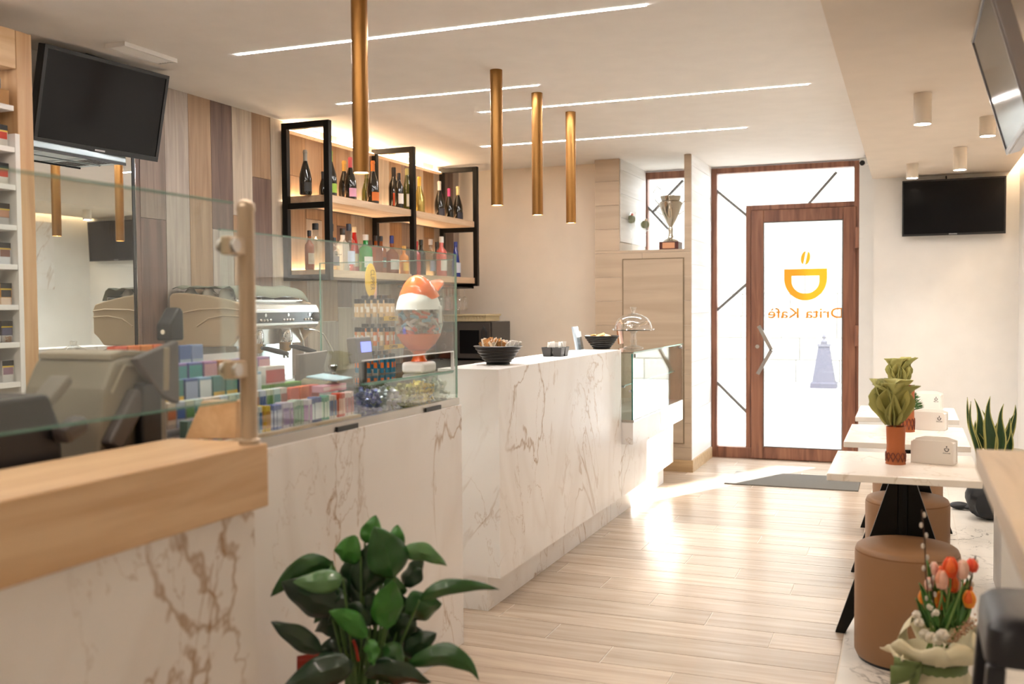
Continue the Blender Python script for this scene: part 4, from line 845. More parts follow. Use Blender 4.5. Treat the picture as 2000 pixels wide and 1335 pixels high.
# third row
for i in range(9):
    y = 2.16+.062*i; c1, c2, nm = [('7fa8c8', 'e8eef4', 'sky blue'), ('3f7a78', 'e8b83a', 'teal and yellow'), ('3f8a80', 'f0c040', 'green and yellow'), ('34508c', 'a8b8dc', 'navy')][i % 4]
    pk(TX(2), y, TZ(2), .054, .03, .082, c1, '%s sweet box in the third row, %s from the left' % (nm, ('first', 'second', 'third', 'fourth', 'fifth', 'sixth', 'seventh', 'eighth', 'ninth')[i]), 'sweet boxes in the third row', c2, 'sweet_box', (.05, .42) if i % 4 in (1, 2) else (.3, .9))
pk(TX(2)+.0, 2.80, TZ(2)+.0, .22, .03, .035, '6aa838', 'long green sweet box lying in the third row', None, '4f8a2a', 'sweet_box', (.2, .8))
pk(TX(2)-.0, 2.76, TZ(2)+.0355, .11, .03, .06, 'e9e2dc', 'white packet with red stripes on the green box', None, 'c04a4a', 'sweet_packet', (.1, .8))
# fourth and top rows
g = [pk(TX(3), 2.155+.085*i, TZ(3), .08, .03, .085, '2f5f9c', 'blue liquorice sweet box with cream lettering, %s of the pair' % ('left', 'right')[i], 'lettered liquorice boxes', 'b84a34', 'sweet_box', (.28, .44)) for i in range(2)]
for o in g: text('lettering', 'GOLIA', lm('ead9b8'), o, (TX(3)+.0162, o.location.y, TZ(3)+.060), (0, 1, .12), (0, -.12, 1), .066, .03)
pk(TX(3), 2.32, TZ(3), .07, .03, .08, '5f86c4', 'light blue sweet box beside the lettered boxes', None, 'c0d4f0', 'sweet_box', (.2, .7))
for i in range(7):
    y = 2.39+.07*i; c1, c2, nm = [('8a78b4', '4f9aa0', 'violet'), ('5f6aa8', '4aa0a0', 'indigo'), ('a878a8', 'e0a8b0', 'mauve'), ('b8743c', 'e0b070', 'caramel')][i % 4]
    pk(TX(3), y, TZ(3), .062, .03, .08, c1, '%s sweet box in the fourth row, %s from the left' % (nm, ('first', 'second', 'third', 'fourth', 'fifth', 'sixth', 'seventh')[i]), 'sweet boxes in the fourth row', c2, 'sweet_box', (.3, .9))
for i in range(4): pk(TX(4), 2.235+.052*i, TZ(4), .048, .03, .095, ('e0502c', 'e8742c', 'e88a34', 'ea6a2a')[i], 'orange sweet box on the top row, %s from the left' % ('first', 'second', 'third', 'fourth')[i], 'orange boxes on the top row', ('f0b060', 'f4c880', 'f0a850', 'f4c070')[i], 'sweet_box', (.45, .8))
for i in range(3): pk(TX(4), 2.45+.058*i, TZ(4), .052, .03, .088, ('3f9088', '5a78b0', '8aa0c8')[i], ('teal', 'blue', 'pale blue')[i]+' sweet box on the top row right of the orange ones', None, 'b8d0dc', 'sweet_box', (.2, .5))
# loose wrapped sweets in the bins
def sweet_mesh(nm, mt):
    m = MB(); m.lathe([(.010, -.020), (.003, -.011), (.0075, -.008), (.0085, 0), (.0075, .008), (.003, .011), (.010, .020)], (0, 0, 0), 7); o = m.build(nm, mt, None, False, local=True, base=Vector((0, 0, 0))); return o
bins = [('5a5aa0', 'blue violet', 3.092), ('b4acb4', 'silver', 3.237), ('8f8530', 'olive gold', 3.382), ('d8b63c', 'yellow', 3.522), ('d4d8c8', 'white', 3.653)]
for c1, nm, yc in bins:
    ms = mat('wrap_'+nm.replace(' ', '_'), c1, .35, .25); p = sweet_mesh('wrapped_sweet', ms); first = True
    for i in range(46):
        zz = .9955+.014+.019*(i//9); o = p if first else p.copy()
        if not first: COL.objects.link(o)
        first = False
        o.location = (-1.775-.022*(i % 3)*1.6-rs_.uniform(0, .012), yc+(-.048 if (i//3) % 3 == 0 else (0 if (i//3) % 3 == 1 else .048))+rs_.uniform(-.010, .010), zz)
        o.rotation_euler = (rs_.uniform(0, 6), rs_.uniform(0, 6), rs_.uniform(0, 6)); tag(o, '%s wrapped sweet in the glass compartments' % nm, 'sweet', '%s sweets in their bin' % nm)
# egg-shaped sweet dispenser with a cap
ex, ey, ez = -1.84, 3.60, 1.1345
eg = thing('egg_dispenser', 'egg-shaped sweet dispenser with orange cap, clear belly and white foot', 'dispenser', (ex, ey, ez))
ORP = mat('orange_plastic', 'ee6a24', .22, coat=.5); WHP = mat('white_plastic', 'f0ede8', .3); PEA = mat('peach_plastic', 'ee8058', .25)
MB().box(ex-.05, ex+.05, ey-.062, ey+.062, ez, ez+.045).build('foot', WHP, eg, bevel=.014, seg=4)
MB().lathe([(.034, .046), (.026, .06), (.024, .075), (.034, .088), (.06, .094)], (ex, ey, ez), 22).build('stem', ORP, eg, True)
ET = [(0, .035), (.08, .066), (.2, .088), (.35, .098), (.5, .095), (.65, .085), (.8, .066), (.9, .047), (.97, .025), (1, .002)]
def eggr(t):
    for (a, ra), (b, rb) in zip(ET, ET[1:]):
        if t <= b: return ra+(rb-ra)*(t-a)/(b-a)
    return .002
EH = .305
def egg(t0, t1, grow=0, n=12): return [(max(.001, eggr(t0+(t1-t0)*i/n)+grow), .09+EH*(t0+(t1-t0)*i/n)) for i in range(n+1)]
MB().lathe(egg(.0, .22), (ex, ey, ez), 30, (True, False)).build('lower_bowl', PEA, eg, True)
MB().lathe(egg(.22, .54), (ex, ey, ez), 30, (False, False)).build('clear_belly', CGL, eg, True)
MB().lathe(egg(.54, .86), (ex, ey, ez), 30, (False, False)).build('white_band', WHP, eg, True)
co = MB().lathe([(r_+.006, z_-.09-EH*.76) for r_, z_ in egg(.70, 1.0)], (0, 0, 0), 30, (False, True)).build('cap_dome', ORP, eg, True, local=True)
co.location = (0, .0, .09+EH*.76); co.rotation_euler = (.24, 0, 0)
MB().grid(lambda u, v: (ex-.045+.09*u, ey+.060+.125*v*(1-.3*(2*u-1)**2), ez+.325+.052*v-.014*(2*u-1)**2), 8, 6).build('visor', ORP, eg, True, thick=.008)
MB().box(ex+.088, ex+.098, ey+.0, ey+.018, ez+.20, ez+.27).build('lever', WHP, eg, bevel=.004)
sw = [('d8c8b4', 'beige'), ('d8542c', 'orange'), ('5a3a30', 'brown'), ('7ca8bc', 'pale blue'), ('c8b8b0', 'grey'), ('8a5a3c', 'caramel')]
cnt = 0
for L_ in range(6):
    z = ez+.166+.015*L_; t = (z-ez-.09)/EH; R = eggr(t)-.020
    for i in range(13):
        a = 2*math.pi*(i+.5*(L_ % 2))/13+rs_.uniform(-.15, .15); c1, nm = sw[rs_.randrange(6)]
        if math.cos(a+.6) < -.35: continue
        o = MB().cbox((0, 0, 0), (.016, .036, .011)).build('wrapped_bar', mat('bar_'+nm.replace(' ', '_'), c1, .4), None, bevel=.003, local=True, base=Vector((0, 0, 0)))
        o.location = (ex+R*math.cos(a), ey+R*math.sin(a), z); o.rotation_euler = (rs_.uniform(-.8, .8), rs_.uniform(-.3, .3), a+rs_.uniform(-.3, .3)); tag(o, '%s wrapped chocolate bar inside the egg dispenser' % nm, 'sweet', '%s bars in the egg dispenser' % nm)
# lighter tower
lx, ly = -2.045, 3.605
tw = thing('lighter_tower', 'three-tier round lighter display with yellow strips behind the egg dispenser', 'lighter display', (lx, ly, .9955))
YEL = mat('yellow_strip', 'e6b93a', .5)
MB().cyl((lx, ly, .9955), (lx, ly, 1.50), .012).build('column', STEEL, tw, True); MB().lathe([(.085, 0), (.085, .012), (.03, .02)], (lx, ly, .9955), 24).build('base', BLK, tw, True)
pt = [0, 0]
zt0, zt1 = onx(738, 515, lx).z, onx(738, 580, lx).z
sg = MB(); n = 20
ring0 = sg.ring([(lx+.018*math.cos(2*math.pi*i/n)*.9, ly-.03+.018*math.cos(2*math.pi*i/n), (zt0+zt1)/2+(zt0-zt1)/2*math.sin(2*math.pi*i/n)) for i in range(n)]); ring1 = sg.ring([(Vector(sg.v[i])+Vector((.004, -.004, 0))) for i in ring0]); sg.loft([ring0, ring1]).build('surfboard_sign', mat('mustard_sign', 'c9a93a', .5), tw)
text('lettering', 'CLIPPER', mat('dark_print', '4a3a18', .6), tw, (lx+.016, ly-.040, (zt0+zt1)/2), (0, 0, -1), (.7, .7, 0), (zt0-zt1)*.6)
tier = [(onx(712, 640, lx).z, 'top'), (onx(712, 715, lx).z-.07, 'middle'), (1.0085, 'bottom')]
tier = [(onx(720, 620, lx+.08).z, 'top'), (onx(740, 676, lx+.08).z, 'middle'), (onx(740, 730, lx+.08).z, 'bottom')]
lc = [('c9a87c', 'e8e0d4', 'tan'), ('d87a3c', 'e8e0d8', 'orange'), ('2a7a9a', 'e87a30', 'blue and orange')]
for ti, (z, nm) in enumerate(tier):
    z = max(z, 1.02)
    MB().lathe([(.088, -.012), (.088, 0), (.02, 0)], (lx, ly, z), 24).build('tray', ACR, tw)
    if ti < 2:
        MB().box(lx+.090, lx+.092, ly-.085, ly+.085, z-.014, z+.004).build('yellow_strip', YEL, tw); text('lettering', 'CLIPPER', mat('dark_print', '4a3a18', .6), tw, (lx+.0925, ly-.01, z-.005), (0, 1, 0), (0, 0, 1), .07, .012)
    for rr, nn, dz in ((.075, 18, 0), (.045, 10, .014)):
        for i in range(nn):
            a = 2*math.pi*i/nn; x, y = lx+rr*math.cos(a), ly+rr*math.sin(a)
            if math.cos(a+.8) < -.3: continue
            c1, c2, cn = lc[ti if ti != 1 else (1 if i % 2 else 0)]
            l = thing('lighter', '%s lighter standing on the %s tier of the round display' % (cn, nm), 'lighter', (x, y, z+dz+.0005), 0, '%s lighters on the %s tier' % (cn, nm))
            MB().lathe([(.0085, 0), (.0085, .055)], (x, y, z+dz+.0005), 8).build('lighter_body', lm(c1), l, True); MB().lathe([(.0088, .056), (.0088, .074), (.005, .075)], (x, y, z+dz+.0005), 8).build('lighter_cap', BLK, l, True)
            MB().lathe([(.0088, .02), (.0088, .042)], (x, y, z+dz+.0005), 6, a0=a-.9, a1=a+.9).build('print', lm(c2), l, True)
# customer display, till keyboard, tamper
cd0 = onx(703, 690, -2.0)
cdp = thing('customer_display', 'grey pole display with glowing blue screen behind the sweets', 'display', (cd0.x, cd0.y, 1.105))
zc = onx(703, 683, -2.0).z; yw = .075
MB().cyl((cd0.x, cd0.y+.02, 1.1055), (cd0.x, cd0.y+.02, zc-.02), .016).build('pole', DGREY, cdp, True)
MB().cbox((cd0.x, cd0.y, zc), (.04, .125, .10), (0, -.1, 0)).build('housing', mat('display_grey', '6b6462', .45), cdp, bevel=.006)
MB().cbox((cd0.x+.0215, cd0.y+.012, zc+.012), (.003, .074, .040), (0, -.1, 0)).build('screen', mat('blue_screen', '6f78e8', emit=1.3), cdp)
kp = onz(672, 745, 1.03); kb = thing('cash_register', 'low black cash register with folded cloth beside the pole display', 'cash register', (-2.08, 3.25, .9955))
MB().prism([(3.06, .9955), (3.46, .9955), (3.46, 1.105), (3.18, 1.105), (3.06, 1.06)], 'x', -2.20, -1.945).build('register_body', mat('warm_black', '2c2622', .45), kb, bevel=.008)
MB().grid(lambda u, v: (-2.16+.13*u, 3.15+.12*v, 1.109+.022*math.sin(3.1*v)*math.sin(3.1*u)+.006*math.sin(14*u+9*v)), 10, 10).build('folded_cloth', mat('olive_cloth', '5c553c', .95), kb, True, thick=.006)
sp = [onx(*p, -2.235) for p in ((585, 692), (641, 684), (628, 738), (585, 745))]
sc2 = thing('till_screen', 'slanted dark grey till screen standing behind the gum rack', 'monitor', (-2.25, sp[0].y+.05, .9955))
m = MB(); m.loft([m.ring(sp), m.ring([p-Vector((.02, 0, 0)) for p in sp])]).build('panel', mat('grey_screen', '6a605a', .4), sc2, bevel=.003)
yb = (sp[2].y+sp[3].y)/2; MB().box(-2.29, -2.2555, yb-.03, yb+.03, .9955, sp[2].z+.02).build('stand', GRD, sc2); MB().box(-2.36, -2.215, yb-.07, yb+.07, .9955, 1.002).build('foot', GRD, sc2)
tp = onz(651, 738, 1.05); ty, tx = onx(651, 735, -2.1).y, -2.1
tz0, tz1 = onx(651, 738, -2.1).z, onx(651, 711, -2.1).z
tm = thing('coffee_tamper', 'chrome coffee tamper standing behind the sweets', 'tamper', (tx, ty, 1.1055))
H = tz1-1.1055
MB().lathe([(.024, 0), (.024, .014), (.009, .02), (.009, H-.03)], (tx, ty, 1.1055), 18).build('piston', CHROME, tm, True); MB().lathe([(.010, H-.03), (.016, H-.016), (.02, H-.005), (.012, H), (.002, H)], (tx, ty, 1.1055), 18).build('knob', CHROME, tm, True)

# ================================================================== seating area on the right
ZT = .73
VYR = mat('napkin_white', 'efe9e2', .45); INK = mat('print_black', '2a2622', .6); TERRA = mat('terracotta', 'a85a2a', .55, bump=.1); TERRD = mat('dark_terracotta', '6e2f1c', .55)
PET = mat('dried_petal', 'a9a45c', .7, bump=.3, bscale=60); PET2 = mat('dried_petal_dark', '8c8a48', .7)
tabs = [(4.10, 4.76, 'nearest small marble-topped table', -.297, .262), (5.08, 5.84, 'middle small marble-topped table', -.29, .275), (6.22, 6.92, 'furthest small marble-topped table', -.29, .275)]
for i, (y0, y1, lab, x0, x1) in enumerate(tabs):
    xc, yc = (x0+x1)/2, (y0+y1)/2
    t = thing('cafe_table', lab+' with black splayed base', 'table', (xc, yc, 0), 0, 'small tables along the right side')
    MB().box(x0, x1, y0, y1, ZT-.028, ZT).build('table_top', MARBT, t, bevel=.003)
    MB().box(xc-.12, xc+.12, yc-.12, yc+.12, ZT-.037, ZT-.0285).build('mounting_plate', BLACK, t)
    MB().cyl((xc, yc, .30), (xc, yc, ZT-.037), .028, 12).build('column', BLACK, t)
    for a in (0, math.pi/2, math.pi):
        ux, uy = math.cos(a), math.sin(a); m = MB(); wv = Vector((-uy, ux, 0))*.022
        P0 = [(.02, ZT-.05), (.045, ZT-.05), (.265, .0), (.225, .0), (.02, .42)]
        m.loft([m.ring([Vector((xc+ux*p, yc+uy*p, z))+wv*s for p, z in P0]) for s in (-1, 1)]).build('leg', BLACK, t, bevel=.002)
def stool(x, y, lab, R=.195, H=.45):
    r = thing('pouf_stool', lab, 'stool', (x, y, 0), 0, 'round tan stools')
    MB().lathe([(R*.93, .0), (R*.93, .012)], (x, y, 0), 40).build('base_disc', BLK, r, True)
    MB().lathe([(R*.96, .012), (R, .03), (R, H-.035), (R*.985, H-.022)], (x, y, 0), 48, (True, False)).build('side_cover', LEATHER, r, True)
    s = MB().lathe([(R*.985, H-.022), (R*.96, H-.008), (R*.9, H), (R*.5, H+.004), (.001, H+.005)], (x, y, 0), 48, (False, True)).build('seat_pad', LEATHER, r, True)
    MB().lathe([(R*.986, H-.026), (R*.992, H-.024), (R*.986, H-.020)], (x, y, 0), 48, (False, False)).build('seam', mat('seam_thread', '7d532a', .6), s, True)
stool(0, 4.20-.02, 'round tan leather stool nearest the camera, in front of the first table'); stool(.0, 5.235, 'round tan leather stool under the middle table'); stool(.0, 6.34, 'round tan leather stool under the furthest table')
def vase(px, ybot, ytop, yt, R, lab, flab, seed, size):
    p = onz(px, ybot, ZT); y = p.y; x = p.x; top = ony(px, ytop, y).z
    r = thing('lattice_vase', lab, 'vase', (x, y, ZT), 0, 'terracotta vases on the small tables'); H = top-ZT
    R = R*(p-CAMP).dot(FWD)/FPX
    MB().lathe([(R*1.04, 0), (R*1.04, .006), (R*.97, .012), (R*.97, H*.27), (R*.93, H*.5), (R, H), (R-.003, H), (R*.86, H*.4), (.001, .02)], (x, y, ZT), 32).build('vase_body', TERRA, r, True)
    m = MB(); n = 12
    for row in range(2):
        for i in range(n):
            a = 2*math.pi*(i+.5*row)/n; zz = ZT+.012+H*.115*row
            pts = []
            for k in range(9):
                u = k/8; an = a+(u-.5)*2*math.pi/n; pts.append((x+R*1.03*math.cos(an), y+R*1.03*math.sin(an), zz+H*.125*math.sin(math.pi*u)))
            m.tube(pts, .0022, 5)
    m.build('lattice_band', TERRD, r, True)
    f = thing('dried_flower', flab, 'dried flower', (x, y, ZT+.03), 0, 'dried flowers in the vases'); rd = random.Random(seed)
    fc = ony(px-6 if seed == 1 else px-14, yt, y); s = size*(p-CAMP).dot(FWD)/FPX
    MB().tube([(x, y, ZT+.03), (x, y, top-.01), (fc.x, fc.y, fc.z-s*.45)], [.003, .004, .007], 8).build('stem', mat('dried_stem', 'a08a6a', .8), f, True)
    for k in range(13):
        a = k*2.4; lay = k/12; tilt = 1.15-.95*lay; L = s*(1.0-.12*lay)*rd.uniform(.92, 1.1); w = s*.62
        def fn(u, v, a=a, tilt=tilt, L=L, w=w, rd0=rd.random()*6):
            e = u; wid = w*1.25*math.sin(math.pi*(.10+.70*e))*(1+.10*math.sin(9*e+rd0)); sd_ = (v-.5)*wid
            th = tilt*(.35+.9*e*(1-.55*e)); rad = L*e*math.sin(th)*.62; zz = L*e*math.cos(th*.55)
            cup_ = .35*abs(v-.5)*wid*2; lx_ = rad-cup_+.09*s*math.sin(9*v+rd0)*e*e; ly_ = sd_
            if e > .85: lx_ += .25*w*(e-.85)/.15*.5
            return (fc.x+lx_*math.cos(a)-ly_*math.sin(a), fc.y+lx_*math.sin(a)+ly_*math.cos(a), fc.z-s*.5+zz)
        MB().grid(fn, 8, 6).build('petal', PET if k % 3 else PET2, f, True, thick=.0025)
vase(1749, 905, 832, 783, 18, 'terracotta vase with cut lattice foot on the nearest table', 'large pale green dried flower head in the nearest vase', 1, 92)
vase(1771, 842, 752, 724, 14, 'terracotta vase with cut lattice foot on the middle table', 'pale green dried flower head in the vase on the middle table', 2, 56)
def napkin(px, py, lab, yaw=-.22):
    p = onz(px, py, ZT); r = thing('napkin_holder', lab, 'napkin holder', (p.x, p.y, ZT+.0005), yaw, 'napkin holders on the small tables')
    W, D, H = .168, .085, .098
    poly = [(-W/2, 0), (W/2, 0), (W/2, H*.86), (W*.36, H), (-W*.16, H), (-W*.26, H*.86), (-W/2, H*.84)]
    fp_ = MB().prism([(-W/2, 0), (W/2, 0), (W/2, H-.012), (W/2-.012, H), (-W/2+.012, H), (-W/2, H-.012)], 'y', -D/2, -D/2+.004).build('front_plate', VYR, r, local=True, bevel=.001)
    MB().prism([(-W/2, 0), (W/2, 0), (W/2, H-.004), (W/2-.04, H+.008), (-W/2+.04, H+.008), (-W/2, H-.004)], 'y', D/2-.004, D/2).build('back_plate', VYR, r, local=True, bevel=.001)
    MB().box(-W/2, -W/2+.004, -D/2+.0045, D/2-.0045, 0, H*.93).box(-W/2+.004, W/2, -D/2+.0045, D/2-.0045, 0, .004).build('tray_shell', VYR, r, local=True)
    MB().box(-W/2+.01, W/2-.004, -D/2+.006, D/2-.006, .005, H*.88).build('napkin_stack', mat('tissue', 'f4f0ea', .9), r, local=True)
    ex_ = W*.34; ez_ = H*.66; m = MB(); n = 14
    def ul(rx, h, yt): return [(ex_-rx, ez_+yt)]+[(ex_-rx*math.cos(math.pi*i/n), ez_-h*math.sin(math.pi*i/n)) for i in range(n+1)]+[(ex_+rx, ez_+yt)]
    A, B = ul(.0095, .010, .004), ul(.0062, .0065, .0015)
    ra = m.ring([(u, -D/2-.0005, v) for u, v in A]); rb = m.ring([(u, -D/2-.0005, v) for u, v in B])
    for i in range(len(A)): j = (i+1) % len(A); m.f.append((ra[i], ra[j], rb[j], rb[i]))
    q = m.ring([(ex_+.0025*math.cos(a), -D/2-.0005, ez_+.0105+.004*math.sin(a)) for a in [2*math.pi*i/10 for i in range(10)]]); m.f.append(tuple(q)); m.build('cup_emblem', INK, fp_, local=True)
    t = text_mesh('Drita Kafè', .0068); t.transform(Matrix.Translation((ex_, -D/2-.0006, ez_-.016)) @ Matrix.Rotation(math.pi/2, 4, 'X')); t.materials.clear(); t.materials.append(INK)
    o = bpy.data.objects.new('lettering', t); COL.objects.link(o); o.parent = fp_
napkin(1824, 903, 'white napkin holder with cup emblem on the nearest table'); napkin(1815, 838, 'white napkin holder with cup emblem on the middle table'); napkin(1812, 797, 'white napkin holder with cup emblem on the furthest table')
# clipped bush between the tables
bp_ = ony(1758, 796, 6.0); bs = thing('boxwood_bush', 'small round green bush on a stem between the middle and furthest tables', 'plant', (bp_.x, bp_.y, 0)); rb_ = random.Random(9)
MB().lathe([(.06, 0), (.08, .02), (.085, .16), (.078, .16), (.07, .14), (.001, .14)], (bp_.x, bp_.y, 0), 20).build('pot', mat('dark_pot', '3a342e', .6), bs, True); MB().cyl((bp_.x, bp_.y, .14), (bp_.x, bp_.y, bp_.z), .008).build('trunk', mat('bark', '4a3524', .8), bs)
m = MB(); 
for i in range(1500):
    d = Vector((rb_.gauss(0, 1), rb_.gauss(0, 1), rb_.gauss(0, 1))).normalized(); c = Vector(bp_)+d*.112*rb_.uniform(.75, 1.0); t = d.orthogonal().normalized(); t = (Matrix.Rotation(rb_.uniform(0, 6), 3, d) @ t)
    tip = c+(d+t*.6)*.02; s_ = t.cross(d)*.004; b_ = len(m.v); m.v += [tuple(c-s_), tuple(c+s_), tuple(tip)]; m.f.append((b_, b_+1, b_+2))
o = m.build('foliage', mat('boxwood_green', '3f6a2c', .6), bs); o['kind'] = 'stuff'
# snake plant in a tall white planter
sp_ = ony(1935, 880, 5.3); sn = thing('snake_plant', 'snake plant with pale-edged upright leaves in a white planter by the right wall', 'plant', (sp_.x+.06, sp_.y, .5205))
MB().lathe([(.05, .5205), (.055, .53), (.098, sp_.z-.01), (.10, sp_.z+.008), (.09, sp_.z+.008), (.085, sp_.z-.03), (.001, sp_.z-.03)], (sp_.x+.06, sp_.y, 0), 28).build('planter', mat('white_planter', 'd9d2c4', .5), sn, True)
GRL = mat('snake_green', '2c4a24', .4, bump=.2); YED = mat('snake_margin', 'b9b46a', .45)
lv = [((1917, 880), (1889, 775), 11), ((1912, 880), (1896, 783), 9), ((1925, 880), (1903, 778), 17), ((1932, 880), (1934, 773), 19), ((1948, 880), (1960, 788), 17), ((1955, 880), (1983, 790), 18), ((1962, 880), (1982, 806), 16), ((1940, 880), (1918, 800), 15), ((1935, 880), (1946, 825), 12), ((1925, 878), (1925, 812), 14), ((1945, 880), (1972, 815), 15), ((1928, 880), (1905, 820), 12)]
rl = random.Random(4)
for k, (b0, t0, w) in enumerate(lv):
    dy = rl.uniform(-.06, .06); A = ony(*b0, sp_.y+dy*.6); B = ony(*t0, sp_.y+dy); w *= 5.6/FPX; ang = rl.uniform(-.6, .6); A.z = sp_.z-.04
    side_ = Vector((math.cos(ang), math.sin(ang), 0)); nr = Vector((-math.sin(ang), math.cos(ang), 0))
    def fn(u, v, A=A, B=B, w=w, side_=side_, nr=nr, ph=rl.random()*6):
        c = A.lerp(B, u)+side_*(.018*math.sin(3.1*u+ph)*u*(1-u)*4); ww = w*(.6+.5*math.sin(math.pi*min(1, u*1.25+.1)))*(1-u**4); return c+side_*(v-.5)*ww-nr*abs(v-.5)*ww*.5
    lf_ = MB().grid(lambda u, v: fn(u, .12+.76*v), 12, 4).build('leaf', GRL, sn, True, thick=.003)
    MB().grid(lambda u, v: fn(u, .12*v), 12, 1).grid(lambda u, v: fn(u, .88+.12*v), 12, 1).build('leaf_margin', YED, lf_, True, thick=.003)
tag(MB().box(.405, .79, 5.08, 5.52, 0, .52).build('low_console', WHITE, None, bevel=.004), 'white low console against the right wall carrying the snake plant', 'console')
# high counter at the right edge
hc = thing('high_counter', 'grey oak high counter at the right edge, cut by the frame', 'counter', (.47, 2.0, 0))
MB().box(.152, .79, 1.0, 2.62, 1.002, 1.05).build('counter_top', wood('grey_oak', 'a8957f', 'c2b09a', 'y', .5, .02), hc, bevel=.002)
MB().box(.735, .79, 1.02, 2.60, 0, 1.0).build('wall_support', WHITE, hc); MB().box(.60, .66, 2.3, 2.36, 0, 1.0).build('leg', BLACK, hc)
# black bar stool in front of it
bs_ = onz(1990, 1200, .76); BX, BY = .31, 2.36
bt = thing('bar_stool', 'black bar stool with rounded seat at the lower right corner', 'bar stool', (BX, BY, 0))
def rr_(x0, x1, y0, y1, r, z, n=5):
    o = []
    for cx, cy, a in ((x1-r, y1-r, 0), (x0+r, y1-r, 90), (x0+r, y0+r, 180), (x1-r, y0+r, 270)):
        for i in range(n+1): t = math.radians(a+90*i/n); o.append((cx+r*math.cos(t), cy+r*math.sin(t), z))
    return o
m = MB(); m.loft([m.ring(rr_(BX-.16+g, BX+.16-g, BY-.16+g, BY+.16-g, .05, z)) for g, z in ((.0, .665), (0, .70), (.004, .735), (.02, .752), (.05, .757))]).build('seat', mat('matt_black_seat', '201f22', .42), bt, True)
for sx in (-1, 1):
    for sy in (-1, 1):
        m = MB(); m.loft([m.ring([(BX+sx*o_+a*.018, BY+sy*o_+b*.018, z) for a, b in ((-1, -1), (1, -1), (1, 1), (-1, 1))]) for o_, z in ((.185, 0), (.14, .664))]).build('leg', mat('matt_black_seat', '201f22', .42), bt, bevel=.005)
for sx, sy, ex_, ey_ in ((-1, -1, 1, -1), (-1, 1, 1, 1), (-1, -1, -1, 1), (1, -1, 1, 1)): MB().cyl((BX+sx*.17, BY+sy*.17, .25), (BX+ex_*.17, BY+ey_*.17, .25), .011).build('foot_rail', mat('matt_black_seat', '201f22', .42), bt)
# black bag on the floor
bgp = onz(1925, 1012, 0); bag = thing('black_bag', 'black bag with strap and small yellow zip tag on the marble floor', 'bag', (bgp.x, bgp.y, 0)); rb2 = random.Random(2)
def bagf(u, v):
    t = math.pi*v; a = 2*math.pi*u; r0 = .17*math.sin(t)**.6 if 0 < v < 1 else 0; k = 1+.16*math.sin(3*a+5*v)+.10*math.sin(7*a+9*v)+.06*math.sin(13*a-6*v)
    return (bgp.x+.03+r0*math.cos(a)*k*.9, bgp.y+r0*math.sin(a)*k*.7, .13-.128*math.cos(t)+.10*(v > .5)*max(0, math.cos(a-.3))*math.sin(t)*(v-.5))
MB().grid(bagf, 24, 12).build('bag_body', mat('black_nylon', '14151a', .55, bump=.4, bscale=60), bag, True)
q = ony(1940, 965, bgp.y-.05); MB().box(q.x-.06, q.x+.06, q.y+.0, q.y+.16, .17, .29).build('top_pocket', mat('black_nylon', '14151a', .55), bag, bevel=.03, seg=4)
MB().box(q.x-.004, q.x+.012, q.y-.012, q.y-.004, .20, .24).build('zip_tag', mat('zip_yellow', 'c9a83a', .4), bag)
s0 = onz(1874, 988, .02); MB().ball((s0.x, s0.y, .026), .06, 14, 8, (1.1, .8, .42)).ball((s0.x+.07, s0.y-.01, .022), .05, 14, 8, (1.3, .8, .4)).build('strap_pouch', mat('black_nylon', '14151a', .55), bag, True)

# door mat
tag(MB().box(-1.33, -.34, 7.80, 8.40, .0005, .009).build('door_mat', mat('grey_mat', '6d6860', .95, bump=1, bscale=400), None, bevel=.003), 'grey entrance mat on the floor inside the glass door', 'mat')

# ================================================================== tulip bouquet
D0 = 2.95
def atd(x, y, d): r_ = ray(x, y); return CAMP + r_*(d)
tb = atd(1828, 1290, D0); FX, FY = tb.x, tb.y
bq = thing('tulip_bouquet', 'wrapped bouquet of orange and pink tulips with white blossoms and green ribbon', 'bouquet', (FX, FY, 0))
KR = mat('cream_wrap', 'd8cfae', .7, bump=.2, bscale=20); RIB = mat('olive_ribbon', '6a7a44', .5); TUG = mat('tulip_leaf', '4a7a34', .45); STG = mat('tulip_stem', '7a9a50', .5)
zr = atd(1828, 1285, D0).z
MB().lathe([(.085, 0), (.10, .01), (.105, zr-.06), (.085, zr-.02), (.080, zr), (.095, zr+.03)], (FX, FY, 0), 22).build('wrapped_pot', KR, bq, True)
rq = random.Random(13)
for k, (px, py, a, lw) in enumerate((((1785), 1205, 2.9, .12), (1745, 1270, 3.6, .14), (1800, 1262, 4.4, .16), (1870, 1265, 5.2, .16), (1905, 1235, 6.0, .12), (1890, 1210, .6, .12), (1830, 1215, 1.6, .14))):
    tip = atd(px, py, D0+.10*math.sin(a)); b0 = Vector((FX+.07*math.cos(a), FY+.07*math.sin(a), zr))
    sd_ = Vector((-math.sin(a), math.cos(a), 0))
    def fn(u, v, b0=b0, tip=tip, sd_=sd_, lw=lw, a=a): 
        c = b0.lerp(tip, u)+Vector((math.cos(a), math.sin(a), 0))*.05*math.sin(math.pi*u)*.6; return c+sd_*(v-.5)*lw*(.55+.75*u)*(1-.35*max(0, u-.75)/.25*abs(v-.5)*2)+Vector((0, 0, .012*math.sin(9*v+a*3)*u))
    MB().grid(fn, 8, 8).build('paper_fold', KR, bq, True, thick=.0015)
MB().lathe([(.088, zr-.045), (.086, zr-.02), (.089, zr+.005)], (FX, FY, 0), 24, (False, False)).build('ribbon', RIB, bq, True, thick=.002)
